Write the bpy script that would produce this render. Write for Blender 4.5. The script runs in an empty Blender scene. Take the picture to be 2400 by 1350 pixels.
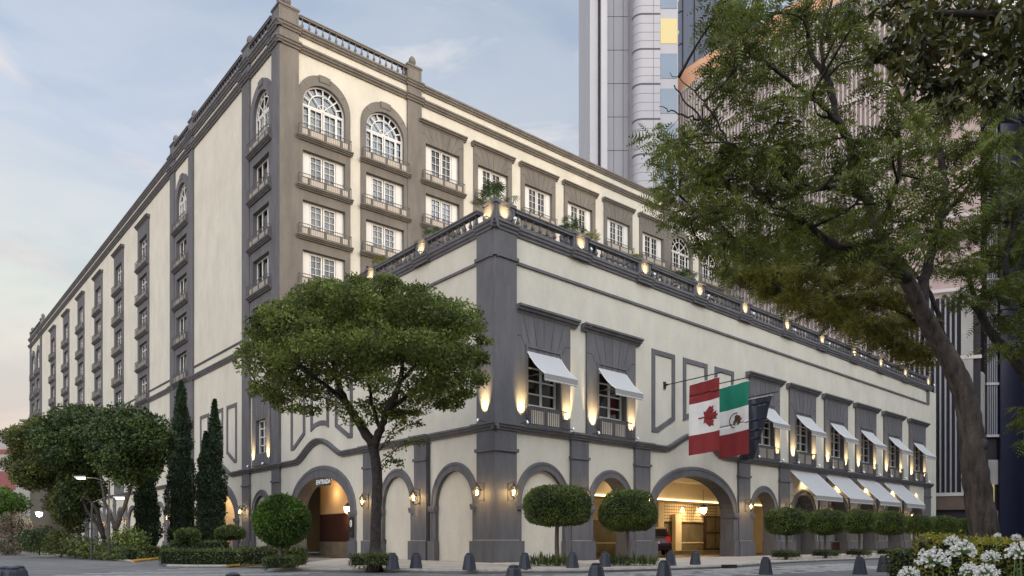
import bpy, bmesh, math, random
import numpy as np
from mathutils import Vector, Matrix
from mathutils.geometry import tessellate_polygon
R = math.radians
PI = math.pi
rnd = random.Random(7)
S = bpy.context.scene
COL = S.collection

# ------------------------------------------------------------------ camera
cam = bpy.data.objects.new('camera', bpy.data.cameras.new('camera'))
COL.objects.link(cam)
cam.location = (0, 0, 1.0)
cam.rotation_euler = (R(90), 0, 0)
cam.data.sensor_width = 36
cam.data.lens = 36 * 1735 / 2400
cam.data.shift_y = (1268 - 675) / 2400
cam.data.clip_start = 0.1
cam.data.clip_end = 3000
S.camera = cam
S.view_settings.view_transform = 'Standard'
S.view_settings.look = 'None'
S.view_settings.exposure = 0.82
S.view_settings.gamma = 1
S.view_settings.use_curve_mapping = False

# ------------------------------------------------------------------ sky
SUN_H = Vector((0.9, -0.44)).normalized()
SUN_E = R(13)
w = bpy.data.worlds.new('World')
S.world = w
w.use_nodes = True
nt = w.node_tree
for n in list(nt.nodes):
    nt.nodes.remove(n)


def N(tree, typ, **kw):
    n = tree.nodes.new(typ)
    for k, v in kw.items():
        if k.startswith('i_'):
            n.inputs[k[2:].replace('_', ' ')].default_value = v
        else:
            setattr(n, k, v)
    return n


def ramp(tree, stops, interp='LINEAR'):
    n = tree.nodes.new('ShaderNodeValToRGB')
    n.color_ramp.interpolation = interp
    e = n.color_ramp.elements
    while len(e) < len(stops):
        e.new(0.5)
    for i, (p, c) in enumerate(stops):
        e[i].position = p
        e[i].color = (c, c, c, 1) if not hasattr(c, '__len__') else (*c[:3], 1)
    return n


sky = N(nt, 'ShaderNodeTexSky', sky_type='NISHITA', sun_disc=False, sun_elevation=SUN_E,
        sun_rotation=math.atan2(SUN_H.x, SUN_H.y), dust_density=2.0, air_density=1.0)
tc = N(nt, 'ShaderNodeTexCoord')
sep = N(nt, 'ShaderNodeSeparateXYZ')
nt.links.new(tc.outputs['Generated'], sep.inputs[0])
# cloud sheet: project direction on a plane, stretched bands
mp = N(nt, 'ShaderNodeMapping')
mp.inputs['Scale'].default_value = (1.5, 1.5, 4.2)
mp.inputs['Rotation'].default_value = (R(0), R(22), 0)
nt.links.new(tc.outputs['Generated'], mp.inputs[0])
no = N(nt, 'ShaderNodeTexNoise', i_Scale=2.3, i_Detail=10.0, i_Roughness=0.58, i_Distortion=0.9)
nt.links.new(mp.outputs[0], no.inputs[0])
cr = ramp(nt, [(0.40, 0.0), (0.50, 0.55), (0.64, 1.0)])
nt.links.new(no.outputs[0], cr.inputs[0])
# cloud and haze colour by height above the horizon
zr = ramp(nt, [(0.0, (2.55, 2.2, 1.9)), (0.14, (2.9, 2.5, 2.12)), (0.3, (2.95, 2.78, 2.68)), (0.6, (2.5, 2.62, 2.88))])
nt.links.new(sep.outputs[2], zr.inputs[0])
hz = ramp(nt, [(0.0, 0.9), (0.2, 0.74), (0.45, 0.56), (1.0, 0.3)])
nt.links.new(sep.outputs[2], hz.inputs[0])
mx = N(nt, 'ShaderNodeMath', operation='MAXIMUM')
nt.links.new(cr.outputs[0], mx.inputs[0])
nt.links.new(hz.outputs[0], mx.inputs[1])
mix = N(nt, 'ShaderNodeMixRGB')
nt.links.new(mx.outputs[0], mix.inputs[0])
cap = N(nt, 'ShaderNodeMixRGB', blend_type='DARKEN')      # added cap on the glow round the sun, dims the tower's right face
cap.inputs[0].default_value = 1
cap.inputs[2].default_value = (3.4, 3.2, 3.0, 1)
nt.links.new(sky.outputs[0], cap.inputs[1])
nt.links.new(cap.outputs[0], mix.inputs[1])
# thicker banks are greyer underneath
no2 = N(nt, 'ShaderNodeTexNoise', i_Scale=3.4, i_Detail=7.0, i_Roughness=0.5, i_Distortion=0.4)
nt.links.new(mp.outputs[0], no2.inputs[0])
cs = ramp(nt, [(0.36, (0.80, 0.83, 0.90)), (0.54, (1.0, 1.0, 1.0)), (0.7, (1.09, 1.06, 1.02))])
nt.links.new(no2.outputs[0], cs.inputs[0])
csm = N(nt, 'ShaderNodeMixRGB', blend_type='MULTIPLY')
csm.inputs[0].default_value = 1
nt.links.new(zr.outputs[0], csm.inputs[1])
nt.links.new(cs.outputs[0], csm.inputs[2])
nt.links.new(csm.outputs[0], mix.inputs[2])
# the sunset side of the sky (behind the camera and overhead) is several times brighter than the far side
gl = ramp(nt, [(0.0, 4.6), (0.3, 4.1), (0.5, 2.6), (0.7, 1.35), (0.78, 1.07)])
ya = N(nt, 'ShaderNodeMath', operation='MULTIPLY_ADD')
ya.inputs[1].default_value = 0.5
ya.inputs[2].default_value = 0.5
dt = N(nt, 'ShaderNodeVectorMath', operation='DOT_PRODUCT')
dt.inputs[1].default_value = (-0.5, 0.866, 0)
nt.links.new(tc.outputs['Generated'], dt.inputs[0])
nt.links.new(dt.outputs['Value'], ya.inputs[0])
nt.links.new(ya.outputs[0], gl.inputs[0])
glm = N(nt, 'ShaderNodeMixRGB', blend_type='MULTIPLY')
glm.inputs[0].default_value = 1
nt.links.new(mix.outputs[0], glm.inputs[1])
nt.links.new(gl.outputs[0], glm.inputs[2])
bg = N(nt, 'ShaderNodeBackground', i_Strength=0.15)
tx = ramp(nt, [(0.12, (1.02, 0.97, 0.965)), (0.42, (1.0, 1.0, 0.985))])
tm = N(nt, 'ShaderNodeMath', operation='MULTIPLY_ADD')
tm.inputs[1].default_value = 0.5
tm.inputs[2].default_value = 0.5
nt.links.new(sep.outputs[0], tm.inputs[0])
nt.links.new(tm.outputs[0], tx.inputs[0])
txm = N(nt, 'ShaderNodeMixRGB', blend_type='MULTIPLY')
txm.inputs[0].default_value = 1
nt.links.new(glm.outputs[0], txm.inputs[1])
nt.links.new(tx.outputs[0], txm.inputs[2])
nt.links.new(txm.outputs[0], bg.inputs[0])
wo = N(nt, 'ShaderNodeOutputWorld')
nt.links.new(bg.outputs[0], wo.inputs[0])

# ------------------------------------------------------------------ sun
sl = bpy.data.lights.new('sun', 'SUN')
sl.energy = 0.5
sl.angle = R(0.6)
sl.color = (1.0, 0.66, 0.28)
so = bpy.data.objects.new('sun', sl)
COL.objects.link(so)
sd = Vector((SUN_H.x * math.cos(SUN_E), SUN_H.y * math.cos(SUN_E), math.sin(SUN_E)))
so.rotation_euler = sd.to_track_quat('Z', 'Y').to_euler()
so.location = (60, -40, 60)

# ------------------------------------------------------------------ materials
MATS = {}


def pbr(name, col, rough=0.8, noise=0.12, nscale=3.0, bump=0.0, bscale=40.0, metal=0.0, stain=0.0, spec=0.4,
        emis=None, estr=0.0, col2=None, streak=False):
    m = bpy.data.materials.new(name)
    m.use_nodes = True
    t = m.node_tree
    b = t.nodes['Principled BSDF']
    b.inputs['Roughness'].default_value = rough
    b.inputs['Metallic'].default_value = metal
    b.inputs['Specular IOR Level'].default_value = spec
    c = N(t, 'ShaderNodeTexCoord')
    if noise > 0 or col2:
        n1 = N(t, 'ShaderNodeTexNoise', i_Scale=nscale, i_Detail=6.0, i_Roughness=0.6)
        if streak:
            mpn = N(t, 'ShaderNodeMapping')
            mpn.inputs['Scale'].default_value = (1.0, 1.0, 0.22)
            t.links.new(c.outputs['Object'], mpn.inputs[0])
            t.links.new(mpn.outputs[0], n1.inputs[0])
        else:
            t.links.new(c.outputs['Object'], n1.inputs[0])
        a = [x * (1 - noise) for x in col]
        d = [min(1, x * (1 + noise)) for x in (col2 or col)]
        r1 = ramp(t, [(0.3, a), (0.7, d)])
        t.links.new(n1.outputs[0], r1.inputs[0])
        out = r1.outputs[0]
        if stain > 0:
            n2 = N(t, 'ShaderNodeTexNoise', i_Scale=0.35, i_Detail=9.0, i_Roughness=0.72)
            mp2 = N(t, 'ShaderNodeMapping')
            mp2.inputs['Scale'].default_value = (1.6, 1.6, 0.7)
            t.links.new(c.outputs['Object'], mp2.inputs[0])
            t.links.new(mp2.outputs[0], n2.inputs[0])
            r2 = ramp(t, [(0.35, 1 - stain), (0.6, 1.0)])
            t.links.new(n2.outputs[0], r2.inputs[0])
            mm = N(t, 'ShaderNodeMixRGB', blend_type='MULTIPLY')
            mm.inputs[0].default_value = 1
            t.links.new(out, mm.inputs[1])
            t.links.new(r2.outputs[0], mm.inputs[2])
            out = mm.outputs[0]
        t.links.new(out, b.inputs['Base Color'])
    else:
        b.inputs['Base Color'].default_value = (*col, 1)
    if bump > 0:
        n3 = N(t, 'ShaderNodeTexNoise', i_Scale=bscale, i_Detail=5.0, i_Roughness=0.65)
        t.links.new(c.outputs['Object'], n3.inputs[0])
        bp = N(t, 'ShaderNodeBump', i_Strength=bump, i_Distance=0.03)
        t.links.new(n3.outputs[0], bp.inputs['Height'])
        t.links.new(bp.outputs[0], b.inputs['Normal'])
    if emis:
        b.inputs['Emission Color'].default_value = (*emis, 1)
        b.inputs['Emission Strength'].default_value = estr
    if name.startswith('curtain'):
        oi = N(t, 'ShaderNodeObjectInfo')
        rv = ramp(t, [(0.0, .45), (0.3, .85), (1.0, 1.3)])
        t.links.new(oi.outputs['Random'], rv.inputs[0])
        mm2 = N(t, 'ShaderNodeMixRGB', blend_type='MULTIPLY')
        mm2.inputs[0].default_value = 1
        t.links.new(r1.outputs[0], mm2.inputs[1])
        t.links.new(rv.outputs[0], mm2.inputs[2])
        t.links.new(mm2.outputs[0], b.inputs['Base Color'])
    MATS[name] = m
    return m


def leafmat(name, dark, light, trans=0.25, rough=0.55):
    m = bpy.data.materials.new(name)
    m.use_nodes = True
    t = m.node_tree
    b = t.nodes['Principled BSDF']
    g = N(t, 'ShaderNodeNewGeometry')
    r1 = ramp(t, [(0.0, dark), (0.6, [(a + b_) / 2 for a, b_ in zip(dark, light)]), (1.0, light)])
    c = N(t, 'ShaderNodeTexCoord')
    n1 = N(t, 'ShaderNodeTexNoise', i_Scale=1.1, i_Detail=2.0)
    t.links.new(c.outputs['Object'], n1.inputs[0])
    ad = N(t, 'ShaderNodeMath', operation='MULTIPLY_ADD')
    t.links.new(g.outputs['Random Per Island'], ad.inputs[0])
    ad.inputs[1].default_value = 0.55
    rr = ramp(t, [(0.35, 0.0), (0.65, 0.5)])
    t.links.new(n1.outputs[0], rr.inputs[0])
    t.links.new(rr.outputs[0], ad.inputs[2])
    t.links.new(ad.outputs[0], r1.inputs[0])
    t.links.new(r1.outputs[0], b.inputs['Base Color'])
    b.inputs['Roughness'].default_value = rough
    b.inputs['Specular IOR Level'].default_value = 0.35
    tr = N(t, 'ShaderNodeBsdfTranslucent')
    t.links.new(r1.outputs[0], tr.inputs[0])
    ms = N(t, 'ShaderNodeMixShader')
    ms.inputs[0].default_value = trans
    t.links.new(b.outputs[0], ms.inputs[1])
    t.links.new(tr.outputs[0], ms.inputs[2])
    t.links.new(ms.outputs[0], t.nodes['Material Output'].inputs[0])
    MATS[name] = m
    return m


def glassmat(name, tint=(0.9, 0.95, 1.0), refl=1.0):
    m = bpy.data.materials.new(name)
    m.use_nodes = True
    t = m.node_tree
    t.nodes.remove(t.nodes['Principled BSDF'])
    tr = N(t, 'ShaderNodeBsdfTransparent')
    tr.inputs[0].default_value = (*tint, 1)
    gl = N(t, 'ShaderNodeBsdfGlossy', i_Roughness=0.03)
    fr = N(t, 'ShaderNodeFresnel', i_IOR=1.5)
    mu = N(t, 'ShaderNodeMath', operation='MULTIPLY')
    mu.inputs[1].default_value = refl
    mu.use_clamp = True
    t.links.new(fr.outputs[0], mu.inputs[0])
    ms = N(t, 'ShaderNodeMixShader')
    t.links.new(mu.outputs[0], ms.inputs[0])
    t.links.new(tr.outputs[0], ms.inputs[1])
    t.links.new(gl.outputs[0], ms.inputs[2])
    t.links.new(ms.outputs[0], t.nodes['Material Output'].inputs[0])
    MATS[name] = m
    return m


def emit(name, col, st):
    m = bpy.data.materials.new(name)
    m.use_nodes = True
    b = m.node_tree.nodes['Principled BSDF']
    b.inputs['Base Color'].default_value = (*[x * .1 for x in col], 1)
    b.inputs['Emission Color'].default_value = (*col, 1)
    b.inputs['Emission Strength'].default_value = st
    MATS[name] = m
    return m


pbr('cream', (0.575, 0.535, 0.445), 0.9, 0.035, 0.8, 0.6, 9, stain=0.14, spec=0.2)
pbr('trim', (0.118, 0.113, 0.118), 0.8, 0.16, 2.5, 0.35, 14, stain=0.2, spec=0.35, streak=True)
pbr('trim_tower', (0.165, 0.146, 0.124), 0.85, 0.14, 1.8, 0.3, 14, stain=0.2, spec=0.3, streak=True)
pbr('joint', (0.035, 0.032, 0.03), 0.9, 0)
pbr('white_paint', (0.62, 0.60, 0.56), 0.5, 0.04, 5)
pbr('inset', (0.5, 0.44, 0.36), 0.8, 0.05, 5)
pbr('rail', (0.11, 0.10, 0.09), 0.6, 0.1, 8)
pbr('iron', (0.035, 0.033, 0.035), 0.5, 0.1, 8)
pbr('black_metal', (0.015, 0.015, 0.018), 0.45, 0)
pbr('steel', (0.6, 0.6, 0.6), 0.3, 0, metal=1.0)
pbr('curtain', (0.62, 0.58, 0.5), 0.95, 0.1, 6)
pbr('curtain_tan', (0.42, 0.39, 0.33), 0.95, 0.2, 2.5)
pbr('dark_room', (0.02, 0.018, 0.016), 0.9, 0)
pbr('awning', (0.43, 0.42, 0.41), 0.85, 0.04, 30, 0.15, 60)
pbr('awning_band', (0.27, 0.255, 0.24), 0.85, 0.12, 30)
pbr('asphalt', (0.14, 0.135, 0.132), 0.75, 0.3, 0.7, 0.4, 60, stain=0.25, spec=0.5)
pbr('paver', (0.42, 0.365, 0.305), 0.85, 0.18, 1.4, 0.3, 40, stain=0.2)
pbr('kerb', (0.33, 0.30, 0.26), 0.85, 0.25, 3, 0.4, 20)
pbr('yellow_kerb', (0.48, 0.27, 0.05), 0.8, 0.25, 4)
pbr('road_paint', (0.50, 0.48, 0.44), 0.8, 0.5, 6)
pbr('soil', (0.05, 0.036, 0.026), 0.95, 0.3, 6, 0.6, 20)
pbr('bark', (0.095, 0.078, 0.066), 0.95, 0.6, 9, 1.0, 22, stain=0.4, spec=0.2, streak=True)
pbr('bark_dark', (0.048, 0.04, 0.036), 0.95, 0.4, 8, 0.9, 20, spec=0.15)
pbr('bark_grey', (0.13, 0.105, 0.09), 0.95, 0.3, 10, 0.7, 25)
pbr('bollard_paint', (0.032, 0.035, 0.048), 0.5, 0.2, 6, 0.2, 30)
pbr('red_cloth', (0.21, 0.022, 0.024), 0.8, 0.08, 4)
pbr('green_cloth', (0.008, 0.17, 0.105), 0.8, 0.08, 4)
pbr('white_cloth', (0.68, 0.66, 0.63), 0.8, 0.04, 4)
pbr('navy_cloth', (0.012, 0.012, 0.028), 0.4, 0.2, 4, spec=0.6)
pbr('gold', (0.19, 0.13, 0.045), 0.8, 0.2, 20)
pbr('eagle', (0.07, 0.035, 0.018), 0.8, 0.2, 20)
pbr('ocher', (0.50, 0.27, 0.11), 0.85, 0.06, 1)
pbr('wood_dark', (0.035, 0.014, 0.011), 0.35, 0.3, 3)
pbr('stone_lobby', (0.13, 0.105, 0.07), 0.5, 0.3, 1.3)
pbr('plaster_warm', (0.60, 0.50, 0.36), 0.85, 0.05, 1)
pbr('tile', (0.58, 0.47, 0.3), 0.6, 0.05, 2)
pbr('tile_joint', (0.22, 0.13, 0.06), 0.8, 0)
pbr('orange_wall', (0.45, 0.30, 0.17), 0.85, 0.05, 1)
pbr('floor_dark', (0.06, 0.045, 0.035), 0.3, 0.2, 1)
pbr('panel_grey', (0.29, 0.285, 0.305), 0.35, 0.04, 0.3, spec=0.5)
pbr('panel_pale', (0.35, 0.345, 0.36), 0.45, 0.05, 0.3, spec=0.5)
pbr('groove', (0.06, 0.058, 0.065), 0.6, 0)
pbr('bronze_glass', (0.055, 0.04, 0.035), 0.15, 0, spec=0.8)
pbr('blue_glass', (0.10, 0.13, 0.17), 0.08, 0.1, 0.2, spec=0.9)
pbr('navy', (0.013, 0.017, 0.042), 0.25, 0.15, 0.3, spec=0.7)
pbr('navy_wall', (0.008, 0.010, 0.026), 0.35, 0.2, 0.4)
pbr('terracotta', (0.60, 0.34, 0.21), 0.8, 0.06, 0.5)
pbr('louver', (0.43, 0.385, 0.365), 0.6, 0.04, 1)
pbr('louver_back', (0.34, 0.26, 0.235), 0.8, 0.15, 0.6)
pbr('slat', (0.22, 0.215, 0.23), 0.5, 0.05, 1)
pbr('slat_back', (0.02, 0.016, 0.02), 0.8, 0)
pbr('concrete', (0.30, 0.285, 0.26), 0.85, 0.1, 0.6, stain=0.2)
pbr('pale_render', (0.62, 0.59, 0.54), 0.9, 0.05, 0.4)  # pale so the added shading block bounces light
pbr('brown_fascia', (0.10, 0.07, 0.05), 0.8, 0.1, 1)
pbr('pink_wall', (0.22, 0.075, 0.07), 0.85, 0.1, 1)
pbr('grey_wall', (0.33, 0.30, 0.28), 0.85, 0.1, 1)
pbr('car_red', (0.06, 0.006, 0.008), 0.25, 0, spec=0.7)
pbr('car_blue', (0.01, 0.03, 0.13), 0.25, 0, spec=0.7)
pbr('rubber', (0.01, 0.01, 0.01), 0.8, 0)
pbr('hubs', (0.3, 0.3, 0.3), 0.3, 0, metal=1)
pbr('car_glass', (0.012, 0.012, 0.014), 0.05, 0, spec=0.9)
pbr('tail_red', (0.4, 0.01, 0.01), 0.3, 0, emis=(1, 0.05, 0.03), estr=0.12)
pbr('plaque', (0.02, 0.016, 0.02), 0.4, 0)
pbr('planter', (0.14, 0.12, 0.11), 0.8, 0.1, 3)
pbr('petal', (0.80, 0.79, 0.74), 0.6, 0.03, 30)
pbr('stem', (0.10, 0.17, 0.045), 0.6, 0.1, 10)
glassmat('glass', (0.72, 0.76, 0.8), 1.3)
glassmat('glass_dark', (0.5, 0.5, 0.5), 2.6)
glassmat('lantern_glass', (0.95, 0.9, 0.75), 1.0)
emit('bulb', (1.0, 0.72, 0.34), 22)
emit('globe', (1.0, 0.78, 0.42), 5)
emit('cove', (1.0, 0.78, 0.38), 3)
emit('led', (1.0, 0.95, 0.80), 18)
emit('lit_room', (1.0, 0.80, 0.36), 0.38)
emit('lit_dim', (0.78, 0.66, 0.28), 0.28)
emit('menu', (1.0, 0.72, 0.5), 1.6)
emit('fixture_lens', (1.0, 0.8, 0.5), 3)
leafmat('leaf_tree', (0.012, 0.02, 0.006), (0.26, 0.31, 0.06), 0.42)
leafmat('leaf_feather', (0.018, 0.024, 0.006), (0.25, 0.29, 0.052), 0.4)
leafmat('leaf_golden', (0.045, 0.045, 0.008), (0.32, 0.30, 0.05), 0.42)
leafmat('leaf_magnolia', (0.018, 0.02, 0.008), (0.17, 0.165, 0.045), 0.15, 0.25)
leafmat('leaf_dense', (0.0081, 0.0162, 0.0054), (0.081, 0.1215, 0.0243), 0.15)
leafmat('leaf_autumn', (0.0208, 0.0286, 0.0065), (0.169, 0.182, 0.039), 0.2)
leafmat('leaf_cypress', (0.0052, 0.013, 0.0065), (0.0364, 0.065, 0.0208), 0.1)
leafmat('leaf_topiary', (0.0136, 0.0306, 0.0068), (0.1445, 0.255, 0.034), 0.2, 0.4)
leafmat('leaf_topiary_dark', (0.016, 0.026, 0.006), (0.17, 0.22, 0.038), 0.15, 0.45)
leafmat('leaf_hedge', (0.02, 0.028, 0.009), (0.14, 0.18, 0.04), 0.15)
leafmat('leaf_yellow', (0.132, 0.132, 0.011), (0.462, 0.418, 0.055), 0.25)
leafmat('leaf_palm', (0.013, 0.0286, 0.0078), (0.091, 0.143, 0.039), 0.2)
leafmat('leaf_dry', (0.042, 0.0364, 0.0252), (0.196, 0.161, 0.098), 0.15)
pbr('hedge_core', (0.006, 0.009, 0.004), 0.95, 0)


# ------------------------------------------------------------------ mesh builder
class MB:
    def __init__(s):
        s.v = []
        s.f = []
        s.m = []
        s.mats = []
        s.smooth = False

    def mi(s, mat):
        if mat not in s.mats:
            s.mats.append(mat)
        return s.mats.index(mat)

    def add(s, vs, fs, mat):
        o = len(s.v)
        s.v += [tuple(x) for x in vs]
        k = s.mi(mat)
        for f in fs:
            s.f.append(tuple(o + i for i in f))
            s.m.append(k)

    def box(s, x0, x1, y0, y1, z0, z1, mat):
        v = [(x, y, z) for z in (z0, z1) for y in (y0, y1) for x in (x0, x1)]
        s.add(v, [(0, 2, 3, 1), (4, 5, 7, 6), (0, 1, 5, 4), (1, 3, 7, 5), (3, 2, 6, 7), (2, 0, 4, 6)], mat)

    def prism(s, poly, z0, z1, mat):       # poly in xy
        n = len(poly)
        v = [(x, y, z0) for x, y in poly] + [(x, y, z1) for x, y in poly]
        f = [tuple(range(n - 1, -1, -1)), tuple(range(n, 2 * n))]
        f += [(i, (i + 1) % n, n + (i + 1) % n, n + i) for i in range(n)]
        s.add(v, f, mat)

    def slab(s, poly, y0, y1, mat):        # poly in xz, extruded in y
        n = len(poly)
        v = [(x, y0, z) for x, z in poly] + [(x, y1, z) for x, z in poly]
        f = [tuple(range(n)), tuple(range(2 * n - 1, n - 1, -1))]
        f += [(i, n + i, n + (i + 1) % n, (i + 1) % n) for i in range(n)]
        s.add(v, f, mat)

    def tube(s, pts, rad, mat, n=8, cap=True, jitter=0.0, rg=None):
        pts = [Vector(p) for p in pts]
        if not hasattr(rad, '__len__'):
            rad = [rad] * len(pts)
        o = []
        up = None
        for i, p in enumerate(pts):
            d = (pts[min(i + 1, len(pts) - 1)] - pts[max(i - 1, 0)])
            if d.length < 1e-9:
                d = Vector((0, 0, 1))
            d.normalize()
            if up is None:
                up = Vector((1, 0, 0)) if abs(d.x) < 0.8 else Vector((0, 1, 0))
            u = (up - d * up.dot(d)).normalized()
            up = u
            v = d.cross(u)
            for k in range(n):
                a = 2 * PI * k / n
                rr = rad[i] * (1 + (jitter * (rg or rnd).uniform(-1, 1) if jitter else 0))
                o.append(p + u * (math.cos(a) * rr) + v * (math.sin(a) * rr))
        f = []
        for i in range(len(pts) - 1):
            for k in range(n):
                f.append((i * n + k, i * n + (k + 1) % n, (i + 1) * n + (k + 1) % n, (i + 1) * n + k))
        if cap:
            f.append(tuple(range(n - 1, -1, -1)))
            f.append(tuple((len(pts) - 1) * n + k for k in range(n)))
        s.add(o, f, mat)

    def lathe(s, prof, mat, n=12, c=(0, 0, 0)):
        v = []
        for r_, z in prof:
            for k in range(n):
                a = 2 * PI * k / n
                v.append((c[0] + r_ * math.cos(a), c[1] + r_ * math.sin(a), c[2] + z))
        f = []
        for i in range(len(prof) - 1):
            for k in range(n):
                f.append((i * n + k, i * n + (k + 1) % n, (i + 1) * n + (k + 1) % n, (i + 1) * n + k))
        f.append(tuple(range(n - 1, -1, -1)))
        f.append(tuple((len(prof) - 1) * n + k for k in range(n)))
        s.add(v, f, mat)

    def sweep(s, path, prof, mat, closed=False):
        # path in xz; prof = [(out, up)] : out -> -y, up -> in-plane left normal of path
        n = len(path)
        P = [Vector(p) for p in path]
        v = []
        for i in range(n):
            if closed:
                a, b = P[i - 1], P[(i + 1) % n]
                d1, d2 = (P[i] - a).normalized(), (b - P[i]).normalized()
            else:
                d1 = (P[i] - P[i - 1]).normalized() if i else (P[1] - P[0]).normalized()
                d2 = (P[i + 1] - P[i]).normalized() if i < n - 1 else d1
            n1, n2 = Vector((-d1.y, d1.x)), Vector((-d2.y, d2.x))
            nn = (n1 + n2).normalized()
            k = 1 / max(0.4, nn.dot(n1))
            for o, u in prof:
                q = P[i] + nn * (u * k)
                v.append((q.x, -o, q.y))
        m = len(prof)
        f = []
        for i in range(n if closed else n - 1):
            j = (i + 1) % n
            for q in range(m):
                q2 = (q + 1) % m
                f.append((i * m + q, j * m + q, j * m + q2, i * m + q2))
        if not closed:
            f.append(tuple(range(m)))
            f.append(tuple((n - 1) * m + q for q in range(m - 1, -1, -1)))
        s.add(v, f, mat)

    def wall(s, outer, holes, mat, y=0.0, depth=0.3, rmat=None, edge=None):
        loops = [outer] + holes
        vs = [Vector((x, z, 0)) for lp in loops for x, z in lp]
        tr = tessellate_polygon([[Vector((x, z, 0)) for x, z in lp] for lp in loops])
        s.add([(q.x, y, q.y) for q in vs], [t for t in tr], mat)
        for h in holes:
            n = len(h)
            s.add([(x, y, z) for x, z in h] + [(x, y + depth, z) for x, z in h],
                  [(i, (i + 1) % n, n + (i + 1) % n, n + i) for i in range(n)], rmat or mat)
        if edge:
            n = len(outer)
            s.add([(x, y, z) for x, z in outer] + [(x, y + edge, z) for x, z in outer],
                  [(i, (i + 1) % n, n + (i + 1) % n, n + i) for i in range(n)], mat)

    def build(s, name, parent=None, loc=(0, 0, 0), rotz=0.0, smooth=None):
        me = bpy.data.meshes.new(name)
        me.from_pydata(s.v, [], s.f)
        for mt in s.mats:
            me.materials.append(MATS[mt])
        me.polygons.foreach_set('material_index', s.m)
        bm = bmesh.new()
        bm.from_mesh(me)
        bmesh.ops.recalc_face_normals(bm, faces=bm.faces)
        bm.to_mesh(me)
        bm.free()
        if smooth or (smooth is None and s.smooth):
            me.polygons.foreach_set('use_smooth', [True] * len(me.polygons))
        me.update()
        o = bpy.data.objects.new(name, me)
        COL.objects.link(o)
        if parent:
            o.parent = parent
        o.location = loc
        o.rotation_euler = (0, 0, rotz)
        return o


def np_mesh(name, V, Fi, mats, mi=None, parent=None, loc=(0, 0, 0), nper=4, smooth=False):
    me = bpy.data.meshes.new(name)
    nv, nf = len(V), len(Fi)
    me.vertices.add(nv)
    me.vertices.foreach_set('co', np.asarray(V, dtype=np.float32).ravel())
    me.loops.add(nf * nper)
    me.loops.foreach_set('vertex_index', np.asarray(Fi, dtype=np.int32).ravel())
    me.polygons.add(nf)
    me.polygons.foreach_set('loop_start', np.arange(0, nf * nper, nper, dtype=np.int32))
    me.polygons.foreach_set('loop_total', np.full(nf, nper, dtype=np.int32))
    for mt in mats:
        me.materials.append(MATS[mt])
    if mi is not None:
        me.polygons.foreach_set('material_index', np.asarray(mi, dtype=np.int32))
    me.update(calc_edges=True)
    me.validate()
    o = bpy.data.objects.new(name, me)
    COL.objects.link(o)
    if parent:
        o.parent = parent
    o.location = loc
    return o


def tag(o, label=None, cat=None, group=None, kind=None):
    if label:
        o['label'] = label
    if cat:
        o['category'] = cat
    if group:
        o['group'] = group
    if kind:
        o['kind'] = kind
    return o


def thing(name, label, cat, loc=(0, 0, 0), rotz=0.0, group=None):
    o = bpy.data.objects.new(name, None)
    COL.objects.link(o)
    o.empty_display_size = 0.3
    o.location = loc
    o.rotation_euler = (0, 0, rotz)
    return tag(o, label, cat, group)


def kids(o):
    return [c for c in list(o.children)]


def dup(o, parent=None, loc=None, rotz=None, label=None, scale=None):
    c = o.copy()
    COL.objects.link(c)
    if parent:
        c.parent = parent
    if loc is not None:
        c.location = loc
    if rotz is not None:
        c.rotation_euler = (0, 0, rotz)
    if label:
        c['label'] = label
    if scale is not None:
        c.scale = (scale, scale, scale) if not hasattr(scale, '__len__') else scale
    for k in kids(o):
        dup(k, c)
    return c


def light(typ, loc, energy, parent=None, col=(1.0, 0.72, 0.38), size=0.08, direction=None, angle=60, blend=0.6, name=None):
    ld = bpy.data.lights.new(name or 'lamp_light', typ)
    ld.energy = energy * 4.4
    ld.color = col
    if typ == 'AREA':
        ld.size = size
    else:
        ld.shadow_soft_size = size
    if typ == 'SPOT':
        ld.spot_size = R(angle)
        ld.spot_blend = blend
    o = bpy.data.objects.new(name or 'lamp_light', ld)
    COL.objects.link(o)
    o.location = loc
    if direction is not None:
        o.rotation_euler = Vector(direction).to_track_quat('-Z', 'Y').to_euler()
    if parent:
        o.parent = parent
    return o


# ------------------------------------------------------------------ facade frames (x along the street front, y into the house)
CORNER = Vector((-0.771, 34.3, 0))
DR = Vector((0.74055, 0.672, 0))
DL = Vector((-0.65327, 0.75713, 0))
TC = CORNER + DL * 23.93
DT = Vector((0.77018, 0.63783, 0))
ANG_R = math.atan2(DR.y, DR.x)
ANG_L = math.atan2(-DL.y, -DL.x)
ANG_T = math.atan2(DT.y, DT.x)


class Frame:
    def __init__(s, P, ang, root):
        s.P = P
        s.ang = ang
        s.root = root
        s.dx = Vector((math.cos(ang), math.sin(ang), 0))
        s.dy = Vector((-math.sin(ang), math.cos(ang), 0))

    def w(s, x, y, z):
        return s.P + s.dx * x + s.dy * y + Vector((0, 0, z))

    def rel(s, x=0, y=0, z=0):
        return s.w(x, y, z) - s.root.location

    def vec(s, x, y, z):
        return s.dx * x + s.dy * y + Vector((0, 0, z))

    def put(s, mb, name, x=0, y=0, z=0, smooth=None):
        return mb.build(name, s.root, s.rel(x, y, z), s.ang, smooth)


def arch(cx, half, base, spring, rise, n=22):
    p = [(cx - half, base)]
    for i in range(n + 1):
        a = PI - PI * i / n
        p.append((cx + half * math.cos(a), spring + rise * math.sin(a)))
    p.append((cx + half, base))
    return p


def rect(x0, x1, z0, z1):
    return [(x0, z0), (x0, z1), (x1, z1), (x1, z0)]


def dims(w2, z0, z1):
    return rect(-w2, w2, z0, z1)

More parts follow.
